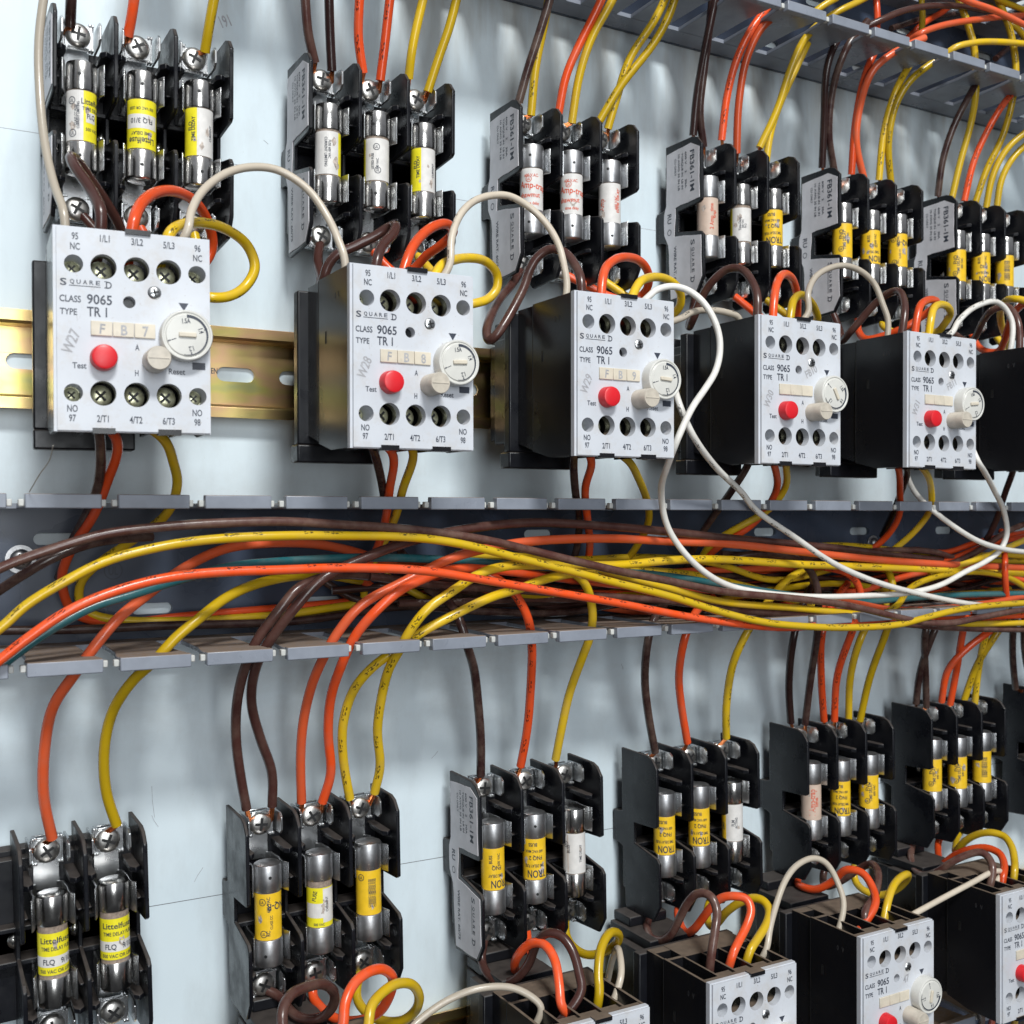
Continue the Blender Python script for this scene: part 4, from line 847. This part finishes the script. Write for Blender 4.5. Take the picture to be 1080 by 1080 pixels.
# --- jumpers
J = [
 ('c', [(52, -40, 50), (41, 40, 50), (42, 100, 52), (47, 150, 57), (57, 195, 64), (68, 228, 72), deep(0, 0)], 'cream wire hanging down the left side of the first fuse block into the leftmost relay', 0),
 ('c', [deep(0, 3, 72), (197, 246, 80), (202, 222, 77), (215, 200, 73), (240, 182, 69), (268, 176, 67), (295, 180, 67), (325, 200, 69), (345, 228, 72), (357, 254, 76), (364, 276, 78), deep(1, 0, 74)], 'cream jumper arching from the leftmost relay to the second relay', 0),
 ('c', [deep(1, 3, 70), (473, 284, 79), (476, 252, 77), (485, 227, 74), (500, 212, 72), (519, 206, 71), (538, 207, 71), (559, 219, 72), (577, 237, 74), (589, 258, 76), (595, 281, 78), (598, 303, 78), deep(2, 0, 76)], 'cream jumper arching from the second relay to the third relay', 1),
 ('w', [deep(2, 3, 70), (685, 312, 80), (692, 306, 79), (707, 302, 79), (723, 305, 80), (738, 315, 82), (750, 331, 84), (758, 352, 85), (759, 373, 85), (754, 393, 86), (743, 411, 87), (730, 430, 90), (718, 455, 92), (711, 472, 90), (703, 494, 82), (698, 510, 74), (698, 530, 66), (702, 550, 63), (710, 567, 62), (726, 588, 62), (748, 607, 61), (776, 620, 60), (844, 629, 59), (919, 628, 58), (960, 625, 58), (992, 617, 58), (1018, 603, 58), (1040, 592, 58), (1055, 580, 60), (1062, 563, 62), (1059, 540, 64), (1049, 518, 72), (1038, 497, 84), (1031, 486, 88), (1024, 470, 84)], 'long white wire looping down from the third relay and along the duct', 0),
 ('w', [(712, 412, 78), (717, 428, 82), (730, 458, 84), (756, 494, 76), (782, 519, 68), (797, 538, 64), (836, 565, 62), (877, 593, 62), (919, 612, 62), (960, 624, 61), (1016, 636, 58), (1060, 640, 50), (1120, 640, 44)], 'white wire slanting from behind the third relay down across the duct', 1),
 ('c', [deep(2, 4, 74), (718, 336, 78), (728, 330, 77), (743, 327, 76), (764, 329, 75), (780, 336, 75), deep(3, 0, 74)], 'short printed cream jumper behind the white loop beside the third relay', 1),
 ('c', [deep(3, 2, 72), (852, 332, 79), (852, 310, 78), (860, 292, 75), (874, 283, 74), (891, 280, 73), (908, 286, 73), (922, 299, 74), (931, 321, 76), (937, 340, 77), deep(4, 0, 76)], 'cream jumper arching from the fourth relay to the fifth relay', 0),
 ('w', [deep(4, 2, 74), (1003, 352, 80), (1010, 340, 78), (1023, 327, 76), (1037, 320, 75), (1050, 318, 75), (1060, 325, 75), (1067, 338, 76), (1068, 353, 77), deep(5, 0, 76)], 'white jumper arching from the fifth relay to the right-edge relay', 1),
 ('w', [(955, 495, 40), (959, 508, 44), (967, 522, 50), (980, 535, 56), (1000, 551, 60), (1030, 570, 62), (1058, 579, 62), (1080, 582, 60), (1120, 585, 58)], 'white wire slanting under the fifth relay out of the right edge', 0),
 ('c', [(425, 1095, 64), (437, 1081, 62), (455, 1066, 62), (476, 1053, 63), (503, 1043, 66), (536, 1041, 69), (557, 1049, 72), (571, 1063, 75), deep(7, 0, 74)], 'cream wire curving along the bottom edge over the gold rail', 0),
 ('c', [(641, 1034, 34), (645, 1015, 44), (650, 1001, 54), (653, 1003, 62), (655, 1030, 72), deep(7, 4, 74)], 'short cream loop behind the yellow loop of the nameplated lower block', 0),
 ('c', [deep(8, 4, 74), (808, 1002, 77), (812, 979, 74), (819, 953, 70), (828, 929, 67), (840, 913, 65), (858, 905, 64), (872, 911, 65), (884, 932, 68), (890, 955, 72), deep(9, 0, 74)], 'cream jumper arching between the two lower relays in front of the fifth lower block', 0),
 ('c', [deep(9, 4, 74), (962, 965, 80), (993, 948, 78), (1027, 930, 76), (1048, 919, 75), (1056, 920, 74), (1051, 930, 75), deep(10, 0, 76)], 'straight cream jumper slanting up to the bottom right corner relay', 0),
]
for c, pts, lab, pr in J: wire(c, 'j', pts, lab, printed=bool(pr))
# --- wires from the relays down into the middle duct
def bot(i, k, d=74): return W((RELAYS[i][0]-(5.2 if i == 0 else 0)+(5.2, 13.6, 23, 32.4, 40.6)[k], d, RELAYS[i][1]-54))
RD_ = [
 (0, 'd', 1, [(106, 470, 66), (104, 510, 52), (90, 545, 34), (72, 580, 22), (62, 610, 14)]),
 (0, 'o', 1, [(124, 465, 68), (113, 508, 52), (98, 545, 38), (75, 580, 26), (65, 610, 18), (74, 642, 12), (92, 653, 9), (125, 657, 8), (194, 650, 8), (300, 641, 8), (400, 632, 8), (520, 622, 8)]),
 (0, 'y', 2, [(172, 462, 68), (183, 488, 58), (187, 512, 48), (176, 542, 38), (140, 570, 28), (103, 595, 18), (85, 615, 12), (86, 640, 9), (110, 652, 9), (194, 655, 10), (250, 652, 10), (300, 648, 10), (380, 637, 10), (480, 628, 10)]),
 (1, 'd', 1, [(395, 478, 66), (402, 505, 54), (408, 540, 34), (415, 570, 20), (430, 590, 12)]), (1, 'o', 1, [(414, 477, 68), (411, 515, 52), (405, 555, 34), (392, 590, 20), (372, 612, 12)]),
 (1, 'y', 2, [(436, 475, 68), (425, 515, 52), (417, 545, 38), (402, 578, 24), (385, 612, 14), (385, 635, 10), (395, 650, 8)]),
 (2, 'd', 1, [(605, 485, 66), (607, 520, 50), (611, 550, 34), (605, 590, 20), (590, 612, 12)]), (2, 'o', 1, [(624, 485, 68), (617, 515, 54), (620, 550, 40), (622, 580, 28), (614, 612, 16)]),
 (2, 'y', 2, [(661, 484, 68), (674, 506, 58), (683, 530, 48), (684, 550, 40), (674, 572, 32), (655, 596, 22), (620, 612, 14)]),
 (3, 'd', 1, [(788, 492, 64), (768, 523, 50), (745, 555, 34), (728, 585, 22), (722, 610, 14)]), (3, 'o', 2, [(817, 492, 68), (818, 520, 54), (795, 552, 42), (756, 578, 30), (735, 600, 20), (726, 620, 12)]),
 (3, 'y', 3, [(829, 492, 68), (828, 515, 57), (810, 538, 48), (775, 558, 38), (748, 576, 28), (732, 602, 18)]),
 (4, 'o', 1, [(948, 496, 68), (949, 520, 54), (948, 545, 42), (934, 567, 32), (910, 585, 24), (880, 596, 18)]), (4, 'd', 1, [(957, 497, 60), (950, 520, 48), (940, 545, 34), (930, 565, 22)]),
 (4, 'y', 2, [(975, 496, 68), (982, 515, 58), (980, 540, 48), (962, 563, 38), (938, 583, 28), (915, 600, 20)]),
 (5, 'b', 1, [(1068, 498, 62), (1060, 520, 52), (1050, 550, 42), (1036, 575, 34), (1010, 592, 26), (985, 600, 20)]),
]
for i, c, k, pts in RD_:
    wire(c, 'r', [bot(i, k)]+pts, f"{NB[c]} wire dropping from under the {RN[i]} upper relay into the duct", printed=(c == 'y' and i in (0, 1)))
# --- wires along the duct
MD = [
 ('b', [(-60, 632, 52), (0, 599, 54), (55, 579, 56), (111, 563, 57), (167, 556, 58), (222, 552, 59), (300, 550, 60), (353, 553, 60), (420, 557, 60), (478, 564, 61), (520, 571, 62), (570, 583, 63), (651, 602, 64), (707, 613, 64), (762, 624, 64), (836, 631, 63), (891, 638, 64), (947, 651, 65), (978, 657, 65), (1005, 657, 64), (1030, 652, 62), (1080, 643, 60), (1140, 638, 58)], 'brown wire with a glossy highlight, highest of the front wires at the left edge', 0),
 ('y', [(-60, 702, 58), (0, 663, 60), (28, 638, 60), (69, 613, 61), (111, 592, 61), (167, 577, 62), (222, 569, 62), (300, 565, 63), (353, 565, 63), (420, 566, 63), (464, 570, 64), (506, 578, 65), (548, 589, 66), (596, 601, 66), (651, 615, 66), (707, 629, 66), (762, 646, 66), (804, 656, 66), (840, 660, 66), (891, 662, 65), (947, 659, 65), (974, 652, 66), (1016, 642, 65), (1080, 636, 60), (1140, 634, 58)], 'bright yellow wire sweeping along the whole front of the bundle', 1),
 ('o', [(-60, 740, 62), (0, 696, 64), (28, 674, 65), (69, 646, 66), (111, 627, 66), (167, 611, 66), (222, 604, 66), (300, 601, 67), (353, 599, 67), (420, 600, 67), (464, 604, 67), (506, 611, 67), (570, 622, 66), (651, 636, 66), (707, 647, 65), (748, 654, 64), (804, 661, 62), (836, 662, 60), (891, 657, 58), (947, 652, 56), (1000, 651, 55), (1060, 650, 54), (1140, 645, 54)], 'bright orange wire sweeping from the left edge in front of the bundle', 1),
 ('t', [(-40, 735, 56), (19, 688, 58), (55, 663, 58), (97, 640, 57), (139, 627, 56), (180, 614, 54), (240, 598, 51), (300, 592, 50), (381, 588, 48), (464, 590, 46), (520, 594, 46), (600, 600, 46), (680, 605, 46), (729, 611, 46), (751, 615, 46), (790, 621, 46), (850, 630, 46), (900, 635, 46), (947, 632, 46), (1002, 628, 46), (1080, 626, 46), (1140, 625, 46)], 'teal wire, the only green-blue one in the duct', 0),
 ('d', [(-40, 650, 40), (0, 622, 44), (28, 604, 48), (56, 588, 50), (100, 572, 48), (160, 566, 40)], 'dark brown wire just under the highest brown wire at the left edge', 0),
 ('d', [(-60, 668, 14), (0, 665, 14), (83, 664, 14), (167, 660, 14), (300, 656, 14), (353, 650, 14), (409, 641, 14), (490, 638, 14), (600, 634, 14), (720, 625, 14)], 'dark brown wire lying lowest at the back of the duct on the left', 0),
 ('b', [(390, 608, 40), (470, 618, 40), (540, 622, 40), (623, 628, 42), (707, 634, 46), (748, 640, 48), (790, 645, 50), (836, 648, 52), (891, 651, 54), (933, 656, 56), (1000, 662, 56), (1080, 664, 54), (1140, 664, 54)], 'brown wire lowest in the bundle at the right edge', 0),
 ('y', [(480, 585, 42), (560, 588, 44), (620, 598, 46), (673, 612, 48), (707, 621, 50), (748, 632, 52), (780, 637, 54), (836, 641, 54), (905, 648, 54), (974, 656, 55), (1020, 658, 56), (1080, 657, 56), (1140, 656, 56)], 'second yellow wire running below the bright one to the right edge', 0),
 ('s', [(560, 606, 40), (640, 612, 42), (720, 620, 42), (800, 626, 44), (873, 633, 46), (907, 637, 48), (940, 643, 48), (1000, 641, 48), (1049, 635, 48), (1080, 629, 46), (1140, 622, 46)], 'salmon orange wire surfacing under the white wires at the right', 0),
 ('y', [(920, 652, 48), (945, 640, 50), (960, 620, 44), (988, 608, 46), (1030, 603, 48), (1063, 609, 48), (1085, 622, 46), (1110, 640, 40)], 'printed yellow wire arching above the teal wire at the right edge', 1),
 ('o', [(910, 600, 24), (958, 580, 28), (997, 583, 30), (1030, 572, 34), (1080, 562, 36), (1140, 556, 36)], 'orange wire rising to the right edge behind the white wires', 0),
 ('o', [(950, 605, 30), (1002, 590, 36), (1030, 579, 38), (1060, 570, 38), (1110, 560, 38)], 'second orange wire rising to the right edge', 0),
 ('b', [(960, 606, 34), (1010, 592, 40), (1035, 579, 42), (1058, 563, 44), (1080, 553, 44), (1130, 540, 44)], 'brown wire rising steeply to the right edge', 0),
 ('y', [(980, 606, 42), (1019, 594, 48), (1047, 584, 50), (1080, 570, 50), (1130, 550, 48)], 'yellow wire rising to the right edge beside the white crossing', 0),
 ('o', [(1056, 560, 30), (1060, 590, 50), (1060, 603, 51), (1061, 622, 48), (1064, 645, 40)], 'short orange wire standing upright across the bundle near the right edge', 0),
 ('y', [(840, 578, 22), (883, 575, 26), (947, 581, 26), (1000, 590, 24), (1080, 592, 24), (1140, 590, 24)], 'yellow wire along the top rear of the bundle at the right', 1),
 ('b', [(760, 584, 30), (840, 588, 30), (900, 583, 32), (947, 580, 34), (985, 582, 36), (1010, 590, 36), (1080, 606, 30)], 'brown wire humping over the bundle near the right', 0),
 ('o', [(880, 625, 26), (913, 622, 30), (947, 610, 34), (974, 604, 36), (1020, 602, 34), (1080, 612, 30)], 'orange wire snaking low behind the long white wire', 0),
 ('s', [(800, 640, 38), (900, 646, 44), (960, 650, 50), (1000, 653, 52), (1054, 651, 52), (1080, 647, 50), (1130, 640, 50)], 'salmon wire between the two lowest yellow wires at the right', 0),
]
for c, pts, lab, pr in MD: wire(c, 'm', pts, lab, printed=bool(pr), r=1.62)
rnd = random.Random(21)
FP = {420: 'between the second and third relays', 470: 'left of the third relay', 520: 'at the left edge of the third relay', 600: 'under the third relay', 680: 'right of the third relay', 760: 'under the fourth relay'}
seen = {}
FILL = 'dybodsyodbybosdbdoyb'
for k, (c, xs_) in enumerate((('d', 330), ('b', 350), ('o', 372), ('d', 395), ('y', 405), ('s', 430))):   # lowest layer, thickening under the second relay
    pts = [(xs_+i*55, 612+((k*17+i*29) % 34)-6+i*.6, 8+((k*5+i*3) % 12)) for i in range(13)]
    wire(c, 'm', pts, f"{NB[c]} wire at the very bottom of the tangle, {['deepest of the dark ones', 'surfacing under the second relay', 'hugging the duct floor', 'second deepest of the dark ones', 'hugging the duct floor', 'beneath the nameplated block feeds'][k]}", r=1.6)
for k, c in enumerate(FILL):                  # tangle lying behind the front wires
    y0 = 592+rnd.uniform(0, 48)
    cn = NB[c]; seen[cn] = seen.get(cn, 0)+1; x0 = (420, 600, 520, 760, 470, 680)[(seen[cn]+k//7) % 6]; seen.setdefault((cn, 'x'), []); 
    while x0 in seen[(cn, 'x')]: x0 = {420: 470, 470: 520, 520: 600, 600: 680, 680: 760, 760: 420}[x0]
    seen[(cn, 'x')].append(x0)
    d0 = rnd.uniform(10, 34); pts = []
    x = x0
    while x < 1150:
        f = min(1, (x-x0)/160)
        pts.append((x, min(646, max(582, y0+rnd.uniform(-11, 11)*f+8*math.sin(x*.012+k))), d0+rnd.uniform(-4, 4))); x += rnd.uniform(60, 95)
    wire(c, 'm', pts, f"{NB[c]} wire buried in the duct tangle, starting {FP[x0]}", r=1.6, printed=(k % 5 == 0))
# --- wires inside the top duct
UD = [
 ('b', [(880, 40, 30), (905, 31, 38), (927, 22, 44), (945, 14, 46), (962, 9, 46), (985, 6, 46), (1015, 7, 44), (1043, 12, 40), (1080, 18, 32)], 'brown wire curving across inside the top duct'),
 ('s', [(940, 60, 30), (960, 42, 40), (971, 35, 46), (993, 27, 48), (1027, 21, 48), (1054, 18, 46), (1085, 16, 40), (1120, 14, 36)], 'orange wire rising above the lip of the top duct'),
 ('s', [(980, -20, 50), (1018, 0, 52), (1049, 11, 52), (1080, 26, 52), (1120, 46, 52)], 'thick orange wire slanting down at the top right corner'),
 ('y', [(985, 70, 34), (1005, 51, 44), (1027, 45, 48), (1049, 44, 48), (1080, 46, 48), (1120, 50, 46)], 'yellow wire lying level just above the top duct lip'),
 ('y', [(970, 60, 20), (972, 33, 24), (973, 15, 24), (970, -15, 24)], 'upright yellow wire in the top duct, left of the orange ones'),
 ('o', [(922, 50, 40), (925, 30, 40), (925, 10, 38), (922, -20, 36)], 'upright orange wire just behind the top duct lip'),
 ('y', [(845, 25, 34), (865, 8, 40), (892, -8, 44), (920, -30, 44)], 'yellow wire at the left end of the visible top duct'),
 ('y', [(860, 28, 30), (880, 14, 38), (905, 2, 42), (930, -12, 42)], 'second yellow wire at the left end of the visible top duct'),
 ('y', [(1030, -16, 40), (1054, 0, 42), (1071, 7, 42), (1090, 14, 40), (1120, 26, 38)], 'yellow wire curving through the very top right corner'),
 ('y', [(1040, 4, 30), (1063, 22, 36), (1073, 30, 38), (1082, 42, 38), (1092, 70, 30)], 'yellow wire bending down at the right edge of the top duct'),
 ('d', [(940, 30, 16), (985, 17, 14), (1040, 14, 14), (1110, 24, 14)], 'dark wire at the back of the top duct'),
 ('o', [(955, 42, 12), (975, 24, 16), (995, 12, 18), (1020, -10, 18)], 'orange wire deep at the back of the top duct'),
 ('b', [(1050, 62, 30), (1062, 52, 26), (1078, 42, 20), (1100, 38, 14)], 'thin brown wire dipping behind the top duct lip at the right'),
]
for c, pts, lab in UD: wire(c, 'u', pts, lab)
# wires leaving the lower relays into the lowest duct
for c, x in (('d', 1036), ('o', 1047), ('y', 1071)):
    k = {'d': 0, 'o': 1, 'y': 3}[c]
    wire(c, 'r', [W((456+(5, 13.6, 23, 32)[k], 72, -236)), (x, 1072, 62), (x-10, 1100, 44), (x-24, 1130, 28)], f"{NB[c]} wire dropping from the relay in the bottom right corner")
# --- cobweb thread under the leftmost relay
mb = MB(); mb.tube(spline([at(56, 470, 92), at(52, 486, 80), at(42, 500, 72), at(31, 519, 61)]), .17, 5)
tag(mb.build('cobweb', M['web']), 'dusty cobweb thread hanging from the lower corner of the leftmost relay to the duct lip', 'cobweb')
